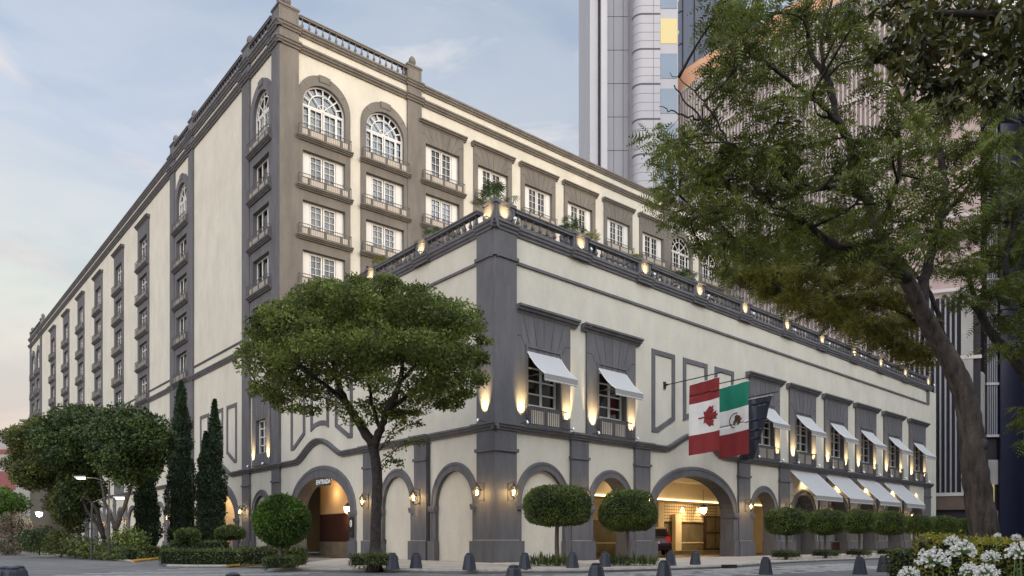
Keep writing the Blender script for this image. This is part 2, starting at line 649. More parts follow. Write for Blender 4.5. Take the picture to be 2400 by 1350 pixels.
# ------------------------------------------------------------------ shared profiles
def cornice_prof(h, out):
    return [(0.0, 0.0), (out * .35, 0.0), (out * .4, h * .25), (out * .7, h * .38), (out * .75, h * .62),
            (out, h * .72), (out, h), (0.0, h)]


def flat_prof(wd, out):
    return [(0.0, 0.0), (out, 0.0), (out, wd), (0.0, wd)]


def archivolt_prof(wd, out):
    return [(-0.05, 0.0), (out * .7, 0.0), (out * .7, wd * .62), (out, wd * .66), (out, wd * .9), (out * .6, wd), (-0.05, wd)]


def baluster_prof(h):
    return [(.075, 0), (.075, h * .06), (.05, h * .09), (.06, h * .14), (.105, h * .3), (.095, h * .42), (.05, h * .6),
            (.036, h * .78), (.045, h * .84), (.06, h * .88), (.075, h * .94), (.075, h)]


def balustrade(fr, x0, x1, z0, h, y=-0.04, step=0.42, mat='trim', rail=0.19):
    m = MB()
    L = x1 - x0
    m.box(0, L, y - .12, y + .12, -.02, .07, mat)
    m.box(0, L, y - .15, y + .15, h - rail, h - rail * .35, mat)
    m.box(0, L, y - .19, y + .19, h - rail * .35, h, mat)
    n = max(1, int(round(L / step)) - 1)
    for i in range(n):
        x = (i + .5) * L / n
        m.lathe(baluster_prof(h - rail - .09), mat, 8, (x, y, .09))
    return fr.put(m, 'balustrade', x0, 0, z0)


def pedestal(fr, x0, x1, z0, h, mat='trim', out=.14, back=.75, urn=False):
    m = MB()
    L = x1 - x0
    m.box(0, L, -out, back, 0, h - .14, mat)
    m.box(-.06, L + .06, -out - .06, back + .06, h - .14, h, mat)
    m.box(-.03, L + .03, -out - .03, back + .03, 0, .1, mat)
    # raised border round a sunk panel
    b = .12
    for (a, c, d, e) in ((b, L - b, .16, .2), (b, L - b, h - .26, h - .22), (b, b + .04, .2, h - .26), (L - b - .04, L - b, .2, h - .26)):
        m.box(a, c, -out - .025, -out, d, e, mat)
    o = fr.put(m, 'pedestal', x0, 0, z0)
    if urn:
        u = MB()
        u.lathe([(.16, 0), (.16, .05), (.1, .08), (.12, .14), (.27, .32), (.3, .5), (.24, .72), (.14, .86), (.06, .92), (.02, .93)],
                mat, 12, (L / 2, .25, h))
        uo = u.build('urn', o, smooth=True)
    return o


# ------------------------------------------------------------------ window kits
def grid_frame(m, x0, x1, z0, z1, cols, rows, fw, mw, y0, y1, mat):
    m.box(x0, x0 + fw, y0, y1, z0, z1, mat)
    m.box(x1 - fw, x1, y0, y1, z0, z1, mat)
    m.box(x0 + fw, x1 - fw, y0, y1, z0, z0 + fw, mat)
    m.box(x0 + fw, x1 - fw, y0, y1, z1 - fw, z1, mat)
    for i in range(1, cols):
        x = x0 + (x1 - x0) * i / cols
        m.box(x - mw / 2, x + mw / 2, y0 + .008, y1 - .008, z0 + fw, z1 - fw, mat)
    for i in range(1, rows):
        z = z0 + (z1 - z0) * i / rows
        m.box(x0 + fw, x1 - fw, y0 + .012, y1 - .012, z - mw / 2, z + mw / 2, mat)


def curtain_mb(x0, x1, z0, z1, y, mat, folds=9, amp=.035):
    m = MB()
    n = folds * 4
    v, f = [], []
    for i in range(n + 1):
        x = x0 + (x1 - x0) * i / n
        yy = y + amp * math.sin(i * PI / 2) + amp * .4 * math.sin(i * 1.1)
        v += [(x, yy, z0), (x, yy, z1)]
    for i in range(n):
        f.append((2 * i, 2 * i + 2, 2 * i + 3, 2 * i + 1))
    m.add(v, f, mat)
    return m


def make_window(fr, kind, w2, top, bot):
    """prototype window, origin at opening centre x, z=0 at top reference; returns object at facade origin"""
    m = MB()
    y0, y1 = .0, .07
    if kind == 'shutter':          # tower right face: shutter, two leaves, shutter
        sw = .62
        m.box(-w2, w2, y0 - .01, y1, top - .07, top, 'white_paint')
        m.box(-w2, -w2 + .05, y0 - .01, y1, bot, top - .07, 'white_paint')
        m.box(w2 - .05, w2, y0 - .01, y1, bot, top - .07, 'white_paint')
        for sx in (-1, 1):
            a, b = sorted((sx * .03, sx * (w2 - sw - .03)))
            grid_frame(m, a, b, bot, top - .07, 2, 5, .11, .035, y0, y1, 'white_paint')
        o = m.build('window')
        for sx in (-1, 1):
            s_ = MB()
            a, b = sorted((sx * (w2 - sw), sx * (w2 - .05)))
            s_.box(a, b, -.03, .03, bot, top - .07, 'white_paint')
            s_.box(a + .1, b - .1, -.045, -.03, bot + .12, top - .2, 'white_paint')
            s_.build('shutter', o)
    elif kind == 'leaves':         # tower street side: three tall leaves
        grid_frame(m, -w2, w2, bot, top, 3, 1, .08, .12, y0, y1, 'white_paint')
        o = m.build('window')
    elif kind == 'transom':
        grid_frame(m, -w2, w2, bot, top, 3, 1, .08, .12, y0, y1, 'white_paint')
        m.box(-w2 + .08, w2 - .08, y0 - .01, y1, top - .72, top - .62, 'white_paint')
        o = m.build('window')
    elif kind == 'wing':           # dark lit casements of the street wing
        grid_frame(m, -w2, w2, bot, top, 2, 4, .1, .07, y0, y1, 'white_paint')
        m.box(-.05, .05, y0 - .012, y1, bot + .08, top - .08, 'white_paint')
        m.box(-w2 - .1, w2 + .1, -.2, .02, bot - .07, bot, 'white_paint')
        o = m.build('window')
    elif kind == 'arch':
        sp = top - w2
        sw = .5
        m.sweep(arch(0, w2 - .1, bot, sp, w2 - .1), flat_prof(.1, .06), 'white_paint')
        m.box(-w2 + .1, w2 - .1, y0 - .07, y1, sp - .08, sp + .04, 'white_paint')
        m.box(-.04, .04, -.06, .0, sp + .04, top - .08, 'white_paint')
        m.sweep([(1.08 * math.cos(a), sp + 1.08 * math.sin(a)) for a in [PI - PI * i / 16 for i in range(17)]],
                flat_prof(.07, .06), 'white_paint')
        m.sweep([(.42 * math.cos(a), sp + .42 * math.sin(a)) for a in [PI - PI * i / 10 for i in range(11)]],
                flat_prof(.04, .05), 'white_paint')
        for i in range(1, 8):
            a = PI * i / 8
            r0 = 1.13 if i != 4 else 0.
            for (ra, rb, ww) in ((1.13, w2 - .1, .045), (.1, 1.08, .03)):
                if ra < 1 and i not in (2, 6):
                    continue
                p = Vector((math.cos(a), math.sin(a)))
                q = Vector((-p.y, p.x)) * ww
                m.slab([(p.x * ra + q.x, sp + p.y * ra + q.y), (p.x * rb + q.x, sp + p.y * rb + q.y),
                        (p.x * rb - q.x, sp + p.y * rb - q.y), (p.x * ra - q.x, sp + p.y * ra - q.y)], -.045, .0, 'white_paint')
        for sx in (-1, 1):
            a, b = sorted((sx * .03, sx * (w2 - sw - .1)))
            grid_frame(m, a, b, bot, sp - .08, 2, 4, .1, .03, y0 - .05, y1 - .05, 'white_paint')
            a, b = sorted((sx * (w2 - sw - .1), sx * (w2 - .1)))
            grid_frame(m, a, b, bot, sp - .08, 1, 4, .06, .03, y0 - .05, y1 - .05, 'white_paint')
        o = m.build('window')
    g = MB()
    if kind == 'arch':
        lp = arch(0, w2 - .05, bot, top - w2, w2 - .05)
    else:
        lp = rect(-w2 + .03, w2 - .03, bot, top - .03)
    g.slab(lp, .09, .1, 'glass_dark' if kind == 'wing' else 'glass')
    g.build('pane', o)
    if kind == 'wing':
        c = MB()
        c.add([(-w2 + .1, .5, bot + .1), (-w2 + .55, .55, bot + .1), (-w2 + .5, .5, top), (-w2 + .1, .55, top)], [(0, 1, 2, 3)], 'curtain_tan')
        c.build('curtain', o)
    else:
        cm = 'curtain_tan' if kind in ('shutter', 'arch') else 'curtain'
        if kind == 'arch':
            c = curtain_mb(-w2 + .05, w2 - .05, bot, top - w2, .3, cm, 12)
            c.slab(arch(0, w2 - .05, top - w2, top - w2 + .01, w2 - .06), .33, .35, cm)
        else:
            c = curtain_mb(-w2 + .04, (w2 - .04) if kind == 'shutter' else w2 * .72, bot, top, .3, cm, 12)
        c.build('curtain', o)
    return o


def make_balcony(w2, mat):
    """origin on the facade plane, z=0 at the ledge underside"""
    m = MB()
    m.sweep([(-w2 - .2, 0), (w2 + .2, 0)], cornice_prof(.27, .34), mat)
    m.box(-w2, w2, -.16, .0, .27, .9, mat)
    # framed pale panels between posts
    n = 4
    xs = [-w2 + .12, -w2 + .75, 0, w2 - .75, w2 - .12]
    for i in range(4):
        a, b = xs[i] + .12, xs[i + 1] - .12
        m.box(a, b, -.175, -.16, .38, .80, 'inset')
    for x in xs:
        m.box(x - .06, x + .06, -.2, -.16, .27, .9, mat)
    o = m.build('balcony')
    r_ = MB()
    r_.box(-w2, w2, -.33, -.29, 1.02, 1.06, 'rail')
    r_.box(-w2, w2, -.32, -.3, .32, .34, 'rail')
    for sx in (-1, 1):
        r_.box(sx * w2 - .015, sx * w2 + .015, -.31, 0, 1.02, 1.05, 'rail')
        r_.box(sx * w2 - .015, sx * w2 + .015, -.31, -.28, .27, 1.04, 'rail')
    k = int(w2 * 2 / .14)
    for i in range(1, k):
        x = -w2 + 2 * w2 * i / k
        r_.box(x - .008, x + .008, -.318, -.302, .34, 1.02, 'rail')
    r_.build('railing', o)
    return o


PROTO = {}


def place(fr, key, x, z, y=0.0):
    """first use places the prototype itself, later uses copy it with its children"""
    o, used = PROTO[key]
    if not used:
        o.parent = fr.root
        o.location = fr.rel(x, y, z)
        o.rotation_euler = (0, 0, fr.ang)
        PROTO[key] = (o, True)
        return o
    return dup(o, fr.root, fr.rel(x, y, z), fr.ang)


# ------------------------------------------------------------------ the tall hotel block
tower = thing('hotel_block', 'tall cream and grey hotel block with arched top windows, roof balusters and urns', 'building', TC)
FL_T = Frame(TC - DL * 23.93, ANG_L, tower)      # left face, x = -distance from street corner
FT = Frame(TC, ANG_T, tower)                      # right face
PROTO['win_sh'] = (make_window(FT, 'shutter', 1.68, 0.0, -2.5), False)
PROTO['win_sh_tall'] = (make_window(FT, 'shutter', 1.68, 0.5, -2.5), False)
PROTO['win_arch'] = (make_window(FT, 'arch', 1.68, 1.56, -2.5), False)
PROTO['win_lv'] = (make_window(FT, 'leaves', 1.5, 0.0, -2.5), False)
PROTO['win_tr'] = (make_window(FT, 'transom', 1.5, 0.0, -2.5), False)
PROTO['win_tr_tall'] = (make_window(FT, 'transom', 1.5, 0.5, -2.5), False)
PROTO['balc_r'] = (make_balcony(2.02, 'trim_tower'), False)
PROTO['balc_l'] = (make_balcony(1.95, 'trim'), False)
REF = [32.8, 29.25, 25.65, 22.05, 18.5]


def surround(fr, c, w2, z0, ztop, holes, mat, hood=True, archtop=False, hoodw=None, out=.12, steps=True):
    m = MB()
    loops = []
    if archtop:
        outer = arch(c, w2, z0, ztop - w2, w2)
    else:
        outer = rect(c - w2, c + w2, z0, ztop)
    m.wall(outer, holes, mat, y=-out, depth=out, edge=out)
    if steps and not archtop:      # joints of the flat arch over the top window
        hx = [max(p[0] for p in holes[0]) - c]
        zt = max(p[1] for p in holes[0])
        for k in (-2, -1, 0, 1, 2):
            a = k * .42 + (0.0)
            b = k * .72
            m.slab([(c + a - .014, zt + .04), (c + a + .014, zt + .04), (c + b + .014, ztop - .03), (c + b - .014, ztop - .03)],
                   -out - .004, -out + .01, 'joint')
        for sx in (-1, 1):
            m.slab([(c + sx * 1.15, zt + .04), (c + sx * 1.18, zt + .04), (c + sx * (w2 - .33), zt + .72), (c + sx * (w2 - .36), zt + .72)],
                   -out - .004, -out + .01, 'joint')
            a, b = sorted((c + sx * (w2 - .36), c + sx * w2))
            m.box(a, b, -out - .004, -out + .01, zt + .70, zt + .73, 'joint')
    if archtop:
        zc = ztop - w2
        for a in (PI * .42, PI * .58, PI * .2, PI * .8):
            p = Vector((math.cos(a), math.sin(a)))
            q = Vector((-p.y, p.x)) * .014
            m.slab([(c + p.x * (w2 - .45) + q.x, zc + p.y * (w2 - .45) + q.y), (c + p.x * w2 + q.x, zc + p.y * w2 + q.y),
                    (c + p.x * w2 - q.x, zc + p.y * w2 - q.y), (c + p.x * (w2 - .45) - q.x, zc + p.y * (w2 - .45) - q.y)],
                   -out - .004, -out + .01, 'joint')
        a0, a1 = PI * .43, PI * .57
        pts = [(c + (w2 + .06) * math.cos(a), zc + (w2 + .06) * math.sin(a)) for a in (a1, PI / 2, a0)]
        pts += [(c + (w2 - .42) * math.cos(a), zc + (w2 - .42) * math.sin(a)) for a in (a0, PI / 2, a1)]
        m.slab(pts, -out - .05, -out + .01, mat)
    o = fr.put(m, 'window_surround')
    if hood:
        h = MB()
        hw = hoodw or (-w2 - .25, w2 + .25)
        h.sweep([(c + hw[0], ztop), (c + hw[1], ztop)], cornice_prof(.36, .42), mat)
        h.build('hood', o)
    return o


# --- right face
holes = []
ARCH_T = [3.3, 8.4, 45.3, 50.7]
RECT_T = [13.8, 19.1, 24.4, 29.75, 35.2, 40.55]
NR = {3.3: 5, 8.4: 5, 13.8: 4, 19.1: 3, 24.4: 2, 29.75: 2, 35.2: 2, 40.55: 2, 45.3: 2, 50.7: 2}
for c in ARCH_T + RECT_T:
    hs = []
    for i in range(NR[c]):
        z = REF[i]
        if i == 0 and c in ARCH_T:
            hs.append(arch(c, 1.68, z - 2.5, z - .12, 1.68))
        else:
            hs.append(rect(c - 1.68, c + 1.68, z - 2.5, z + (.5 if i == 0 else 0)))
    holes += hs
    surround(FT, c, 2.1, 15.9, 35.08 if c in ARCH_T else 34.68, hs, 'trim_tower', hood=c in RECT_T, archtop=c in ARCH_T)
    for i in range(NR[c]):
        k = 'win_sh' if i else ('win_arch' if c in ARCH_T else 'win_sh_tall')
        place(FT, k, c, REF[i], .2)
        place(FT, 'balc_r', c, REF[i] - 2.9, -.12)
m = MB()
m.wall(rect(0, 53.2, 10, 37.4), holes, 'cream', depth=.45, rmat='trim_tower')
m.box(53.19, 53.2, 0, 14, 10, 37.4, 'cream')
FT.put(m, 'right_wall')
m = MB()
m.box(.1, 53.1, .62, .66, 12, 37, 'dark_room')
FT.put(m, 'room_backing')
for a, b in ((-.12, 1.3), (10.4, 11.7), (42.3, 43.5), (52.0, 53.2)):
    m = MB()
    m.box(a, b, -.17, 0.0, 10, 37.4, 'trim_tower')
    FT.put(m, 'pilaster')
for z, h, o_, nm in ((36.2, .46, .34, 'cornice'), (37.38, .47, .3, 'coping')):
    m = MB()
    m.sweep([(-.34, z), (53.3, z)], cornice_prof(h, o_), 'trim_tower')
    for a, b in ((-.3, 1.42), (10.28, 11.82), (42.2, 43.6), (51.9, 53.3)):
        m.sweep([(a, z), (b, z)], [(q[0] + .15, q[1]) for q in cornice_prof(h, o_)], 'trim_tower')
    FT.put(m, nm)
pedestal(FT, -.14, 1.3, 37.85, 1.27, 'trim_tower', urn=True)
pedestal(FT, 10.4, 11.7, 37.85, 1.27, 'trim_tower', urn=True)
balustrade(FT, 1.36, 10.34, 37.85, .95, mat='trim_tower', step=.5)
m = MB()
m.box(11.76, 42.2, .0, .4, 37.85, 37.92, 'trim_tower')
m.box(0, 53.2, .4, 14, 37.2, 37.42, 'concrete')
FT.put(m, 'roof')
# plain back volume
m = MB()
m.box(.5, 52.9, 13.8, 14, 0, 37.3, 'cream')
FT.put(m, 'rear_wall')

# --- left face (x negative)
S_END = 133.7
holes = []
COLS = [58.8, 69.2, 79.6, 90.1, 100.4, 111.0]
ENDC = [125.1, 130.3]
BANDS = [27.15, 45.8]
LOWT = [15.0, 11.4]
for c in BANDS + COLS + ENDC:
    x = -c
    hs = []
    zs = list(REF)
    for i, z in enumerate(zs):
        if i == 0 and c in BANDS + ENDC:
            hs.append(arch(x, 1.5, z - 2.5, z, 1.5))
        else:
            hs.append(rect(x - 1.5, x + 1.5, z - 2.5, z + (.5 if i == 0 else 0)))
    arc = c in BANDS + ENDC
    surround(FL_T, x, 2.08, 15.95, 35.08 if arc else 34.68, hs, 'trim', hood=not arc, archtop=arc)
    low = []
    if c == 27.15:
        low.append(rect(x - .95, x + .95, 7.5, 10.0))
        surround(FL_T, x, 1.65, 6.62, 11.86, low, 'trim', hood=True)
    else:
        for z in LOWT:
            low.append(rect(x - 1.5, x + 1.5, z - 2.4, z))
        surround(FL_T, x, 2.08, 6.62, 15.44, low, 'trim', hood=False, steps=False)
    holes += hs + low
    for i, z in enumerate(zs):
        if arc:
            k = 'win_arch_l' if i == 0 else 'win_lv'
        else:
            k = 'win_tr' if i else 'win_tr_tall'
        if k == 'win_arch_l' and k not in PROTO:
            PROTO[k] = (make_window(FT, 'arch', 1.5, 1.5, -2.5), False)
        place(FL_T, k, x, z, .2)
        place(FL_T, 'balc_l', x, z - 2.9, -.12)
    if c != 27.15:
        for z in LOWT:
            place(FL_T, 'win_lv', x, z, .2)

# ground arches on the left face
AR_S = [(27.25, 1.45, .45, 'blind'), (36.5, 4.0, .8, 'open')]
for c in (45.8, 53.0, 58.2, 63.4, 68.6, 73.8, 79.0, 84.2, 89.4, 94.6, 99.8, 105.0, 110.2, 115.4, 120.6, 125.8, 130.6):
    AR_S.append((c, 1.6, .45, 'blind'))


def gate(fr, c, half, aw, mat_back, kind, depth=.14, base=-.3, spring=2.78, rise=None, plinths=True, tk=.9, top=None):
    """archivolt with legs, imposts and plinths; returns the hole"""
    rise = rise or (min(half * 1.1, 2.32))
    lp = arch(c, half, base, spring, rise)
    m = MB()
    m.sweep(lp, archivolt_prof(aw, .10), 'trim')
    for sx in (-1, 1):
        a, b = sorted((c + sx * (half - .05), c + sx * (half + aw + .03)))
        m.box(a, b, -.16, tk if kind == 'open' else .1, 2.5, 2.62, 'trim')
        m.box(a - .02, b + .02, -.19, tk if kind == 'open' else .1, 2.62, 2.78, 'trim')
        a, b = sorted((c + sx * (half - .08), c + sx * (half + aw + .06)))
        m.box(a, b, -.2, tk if kind == 'open' else .1, base, 1.0, 'trim')
    fr.put(m, 'archway')
    if kind == 'blind':
        q = MB()
        q.slab(arch(c, half + .05, base, spring, rise + .05), depth, depth + .05, 'cream')
        fr.put(q, 'blind_panel')
    return lp


for c, half, aw, kind in AR_S:
    holes.append(gate(FL_T, -c, half, aw, 'cream', kind))
m = MB()
m.wall(rect(-S_END, -23.93, -.3, 37.4), holes, 'cream', depth=.45, rmat='trim')
m.box(-S_END - .01, -S_END, 0, 14, -.3, 37.4, 'cream')
FL_T.put(m, 'left_wall')
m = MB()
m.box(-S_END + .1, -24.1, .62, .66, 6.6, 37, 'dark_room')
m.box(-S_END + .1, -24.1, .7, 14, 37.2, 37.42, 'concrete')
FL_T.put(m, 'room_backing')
for a, b in ((23.8, 25.1), (29.3, 30.75), (42.5, 43.7), (47.9, 49.2), (121.7, 122.9), (132.6, 133.8)):
    m = MB()
    m.box(-b, -a, -.17, 0, -.3, 37.4, 'trim')
    m.box(-b - .06, -a + .06, -.25, 0, -.3, 1.02, 'trim')
    m.box(-b - .05, -a + .05, -.24, 0, 5.18, 5.32, 'trim')
    FL_T.put(m, 'pilaster')
PB = ((23.6, 25.22), (29.18, 30.87), (42.38, 43.82), (47.78, 49.32), (121.6, 123.0), (132.5, 133.9))
for z, h, o_, nm in ((36.2, .46, .34, 'cornice'), (37.38, .47, .3, 'coping'), (15.44, .41, .26, 'cornice'), (16.5, .16, .1, 'string_course')):
    m = MB()
    m.sweep([(-S_END - .2, z), (-23.93 + (.34 if z > 17 else 0), z)], cornice_prof(h, o_), 'trim')
    if h > .2:
        for a, b in PB:
            m.sweep([(-b, z), (-a, z)], [(q[0] + .14, q[1]) for q in cornice_prof(h, o_)], 'trim')
    FL_T.put(m, nm)
for a, b in ((23.8, 25.1), (29.3, 30.75), (42.5, 43.7), (47.9, 49.2), (121.7, 122.9), (132.6, 133.8)):
    pedestal(FL_T, -b, -a, 37.85, 1.27, 'trim', urn=True)
for a, b in ((25.16, 29.24), (30.8, 42.44), (43.76, 47.84), (122.96, 132.54)):
    balustrade(FL_T, -b, -a, 37.85, .95, mat='trim', step=.5)


def hump(c, hw, rise, z):
    pts = []
    for i in range(15):
        t = -1 + 2 * i / 14
        k = (math.cos(t * PI) + 1) / 2
        k = k ** 0.8
        pts.append((c + t * hw, z + rise * k))
    return pts


def panels(fr, c, mat='trim'):
    """three raised frames above the big gate"""
    for k, pl in enumerate((
            [(-4.35, 12.0), (-4.35, 7.2), (-3.75, 7.22), (-2.1, 8.1), (-2.1, 12.0)],
            [(-1.3, 12.0), (-1.3, 8.15), (-.65, 8.38), (0, 8.45), (.65, 8.38), (1.3, 8.15), (1.3, 12.0)],
            [(2.1, 12.0), (2.1, 8.1), (3.75, 7.22), (4.35, 7.2), (4.35, 12.0)])):
        m = MB()
        m.sweep([(c + a, b) for a, b in pl], [(0, 0), (.06, .03), (.06, .30), (0, .33)], mat, closed=True)
        fr.put(m, 'wall_panel')


MID = cornice_prof(.34, .3)
m = MB()
m.sweep([(-S_END, 6.16)] + hump(-36.5, 3.3, 1.12, 6.16) + [(-23.93, 6.16)], MID, 'trim')
for a, b in PB[:4]:
    m.sweep([(-b, 6.16), (-a, 6.16)], [(q[0] + .12, q[1]) for q in MID], 'trim')
FL_T.put(m, 'cornice')
panels(FL_T, -36.5)
# window of the lower band beside the wing, and its rail
PROTO['win_wing_t'] = (make_window(FT, 'wing', .95, 0.0, -2.5), False)
place(FL_T, 'win_wing_t', -27.15, 10.0, .15)

# ------------------------------------------------------------------ the street wing
wing = thing('hotel_wing', 'low cream hotel wing on the street corner with roof balustrade, awnings and arched gates', 'building', CORNER)
FR = Frame(CORNER, ANG_R, wing)
FL = Frame(CORNER, ANG_L, wing)
XE = 57.4
WINS = [3.05, 8.2, 24.3, 29.75, 35.25, 40.8, 46.5, 52.3]
PIL = [(5.0, 6.3), (10.16, 11.5), (20.9, 22.3), (26.3, 27.7), (32.3, 33.6), (37.6, 38.9), (43.1, 44.4), (48.8, 50.1), (54.2, 55.6)]
PED = [5.7, 11.0, 16.4, 21.65, 27.3, 32.7, 38.4, 43.7, 49.2, 54.9]


def make_wing_extras():
    # low panelled parapet with iron rail under the window; origin x centre, z of the sill
    m = MB()
    m.box(-1.1, 1.1, -.12, 0, -1.0, -.07, 'trim')
    for a, b in ((-.95, -.12), (.12, .95)):
        m.box(a, b, -.135, -.12, -.85, -.2, 'inset')
    o = m.build('window_apron')
    r_ = MB()
    r_.box(-1.3, 1.3, -.42, -.38, -.12, -.08, 'iron')
    r_.box(-1.3, 1.3, -.42, -.38, -.95, -.92, 'iron')
    for i in range(19):
        x = -1.3 + 2.6 * i / 18
        r_.box(x - .011, x + .011, -.41, -.39, -.95, -.1, 'iron')
    for sx in (-1, 1):
        for zz in (-.1, -.93, -.5):
            r_.box(sx * 1.3 - .012, sx * 1.3 + .012, -.4, 0, zz - .012, zz + .012, 'iron')
    r_.build('railing', o)
    return o


def make_awning(w2, out, drop, val, sag=.13, stripes=False):
    """origin at wall, top edge"""
    m = MB()
    n = 8
    v, f = [], []
    for i in range(n + 1):
        t = i / n
        y = -out * t
        z = -drop * t - sag * math.sin(PI * t)
        for x in (-w2, w2):
            v += [(x, y, z), (x, y, z - .02)]
    for i in range(n):
        a = i * 4
        f += [(a, a + 2, a + 6, a + 4), (a + 1, a + 5, a + 7, a + 3), (a, a + 4, a + 5, a + 1), (a + 2, a + 3, a + 7, a + 6)]
    m.add(v, f, 'awning')
    if stripes:
        for k in range(1, 9):
            x = -w2 + 2 * w2 * k / 9
            vv = []
            for i in range(n + 1):
                t = i / n
                vv += [(x - .012, -out * t, -drop * t - sag * math.sin(PI * t) + .004), (x + .012, -out * t, -drop * t - sag * math.sin(PI * t) + .004)]
            m.add(vv, [(2 * i, 2 * i + 1, 2 * i + 3, 2 * i + 2) for i in range(n)], 'awning_band')
    for sx in (-1, 1):   # white rope edges
        m.tube([(sx * w2, -out * i / n, -drop * i / n - sag * math.sin(PI * i / n)) for i in range(n + 1)], .022, 'white_cloth', 5)
    o = m.build('awning')
    q = MB()
    q.box(-w2, w2, -out - .012, -out + .012, -drop - val, -drop, 'awning_band')
    k = int(w2 * 2 / .24)
    for i in range(k):   # scalloped hem
        x = -w2 + (i + .5) * 2 * w2 / k
        q.slab([(x - w2 / k, -drop - val), (x + w2 / k, -drop - val), (x + w2 / k * .5, -drop - val - .05), (x - w2 / k * .5, -drop - val - .05)],
               -out - .011, -out + .011, 'awning_band')
    q.box(-w2, w2, -out - .022, -out + .018, -drop - .012, -drop + .02, 'white_cloth')
    q.box(-w2, w2, -out - .02, -out - .012, -drop - val + .0, -drop - val + .03, 'white_cloth')
    q.build('valance', o)
    a = MB()
    for sx in (-1, 1):
        a.tube([(sx * (w2 - .03), -out + .03, -drop - .02), (sx * (w2 - .03), .0, -drop + .05)], .018, 'hubs', 5)
        a.tube([(sx * (w2 - .03), -out + .03, -drop - .02), (sx * (w2 - .03), -out * .35, -drop * .95)], .018, 'hubs', 5)
    a.tube([(-w2, -out + .02, -drop - .01), (w2, -out + .02, -drop - .01)], .018, 'hubs', 5)
    a.build('awning_frame', o)
    return o


PROTO['win_wing'] = (make_window(FR, 'wing', 1.05, 0.0, -2.5), False)
PROTO['apron'] = (make_wing_extras(), False)
PROTO['awn_small'] = (make_awning(1.14, 1.18, 1.26, .3), False)
PROTO['awn_big'] = (make_awning(2.12, 1.9, 1.85, .3, 0.02, True), False)


def make_uplight():
    m = MB()
    m.tube([(0, 0, 0), (0, -.02, .08), (0, -.3, .1), (0, -.46, .07)], .018, 'black_metal', 6)
    m.tube([(0, -.48, .04), (0, -.42, .16)], .055, 'steel', 10)
    m.tube([(0, -.421, .158), (0, -.419, .164)], .05, 'fixture_lens', 10)
    o = m.build('spotlight_fixture')
    return o


PROTO['uplight'] = (make_uplight(), False)


def uplight(fr, x, z, y=-.12, e=11.0):
    p = place(fr, 'uplight', x, z, y)
    light('SPOT', p.location + fr.vec(0, -.44, .22), e * 19, fr.root, (1.0, .72, .33), .06,
          fr.vec(0, .52, 1.0), 50, 1.0)
    return p


holes = []
for i, c in enumerate(WINS):
    h = rect(c - 1.05, c + 1.05, 7.5, 10.05)
    holes.append(h)
    surround(FR, c, 2.0 if i else 1.88, 6.5, 11.86, [h], 'trim', hood=True, hoodw=(-1.85, 2.38) if i == 0 else (-2.38, 2.38))
    mm = MB()
    mm.sweep([(c - 1.12, 6.9), (c - 1.12, 10.3), (c + 1.12, 10.3), (c + 1.12, 6.9)], [(.12, 0), (.17, 0), (.17, .12), (.12, .12)], 'trim')
    FR.put(mm, 'window_moulding')
    place(FR, 'win_wing', c, 10.03, .1)
    place(FR, 'apron', c, 7.5, -.1)
    place(FR, 'awn_small', c, 10.12, -.12)
    uplight(FR, c - 1.6 if i else 1.5, 6.5)
    uplight(FR, c + 1.6, 6.5)
uplight(FL, -.55, 6.5, -.16)
uplight(FL_T, -25.75, 6.5)
uplight(FL_T, -28.55, 6.5)

holes.append(gate(FR, 3.1, 1.5, .42, 'cream', 'blind', rise=1.68))
holes.append(gate(FR, 8.25, 1.52, .42, 'cream', 'open', rise=1.62))
holes.append(gate(FR, 16.2, 4.15, .58, 'cream', 'open', rise=2.16))
holes.append(gate(FR, 24.3, 1.52, .42, 'cream', 'open', rise=1.58))
for c in (30.0, 35.6, 41.0, 46.6, 52.2):
    holes.append(gate(FR, c, 1.62, .4, 'cream', 'open', rise=1.62))
m = MB()
m.wall(rect(0, XE, -.3, 15.5), holes, 'cream', depth=.9, rmat='trim')
m.box(XE - .02, XE, .01, 12, -.3, 15.5, 'cream')
FR.put(m, 'right_wall')
# left wall
holes = [gate(FL, -3.2, 1.55, .45, 'cream', 'blind', rise=1.68), gate(FL, -8.5, 1.45, .45, 'cream', 'blind', rise=1.75),
         gate(FL, -17.7, 3.95, .75, 'cream', 'open', rise=2.32)]
m = MB()
m.wall(rect(-23.8, 0, -.3, 15.5), holes, 'cream', depth=.9, rmat='trim')
FL.put(m, 'left_wall')
# dark rooms behind the upper windows, warm light inside
m = MB()
m.box(.3, XE - .3, 3.0, 3.05, 6.6, 13.5, 'stone_lobby')
m.box(.3, XE - .3, .92, 3.0, 6.55, 6.6, 'floor_dark')
m.box(.3, XE - .3, .92, 3.0, 11.2, 11.25, 'plaster_warm')
FR.put(m, 'upper_rooms')
for c in WINS:
    light('POINT', FR.rel(c, 2.0, 10.6), 14, wing, (1.0, .55, .25), .15)

# corner pier (both faces) and pilasters
m = MB()
m.box(-.17, 1.2, -.17, .0, -.3, 15.45, 'trim')
m.box(-.25, 1.28, -.25, 0, -.3, 1.02, 'trim')
m.box(-.26, 1.29, -.26, -.0, 1.02, 1.06, 'concrete')
m.box(-.25, 1.28, -.25, 0, 5.18, 5.34, 'trim')
m.box(-.25, 1.28, -.25, 0, 14.18, 14.34, 'trim')
FR.put(m, 'corner_pier')
m = MB()
m.box(-1.2, .0, -.171, .0, -.3, 15.45, 'trim')
m.box(-1.28, .0, -.251, 0, -.3, 1.02, 'trim')
m.box(-1.29, .0, -.261, 0, 1.02, 1.06, 'concrete')
m.box(-1.28, .0, -.251, 0, 5.18, 5.34, 'trim')
m.box(-1.28, .0, -.251, 0, 14.18, 14.34, 'trim')
FL.put(m, 'corner_pier')


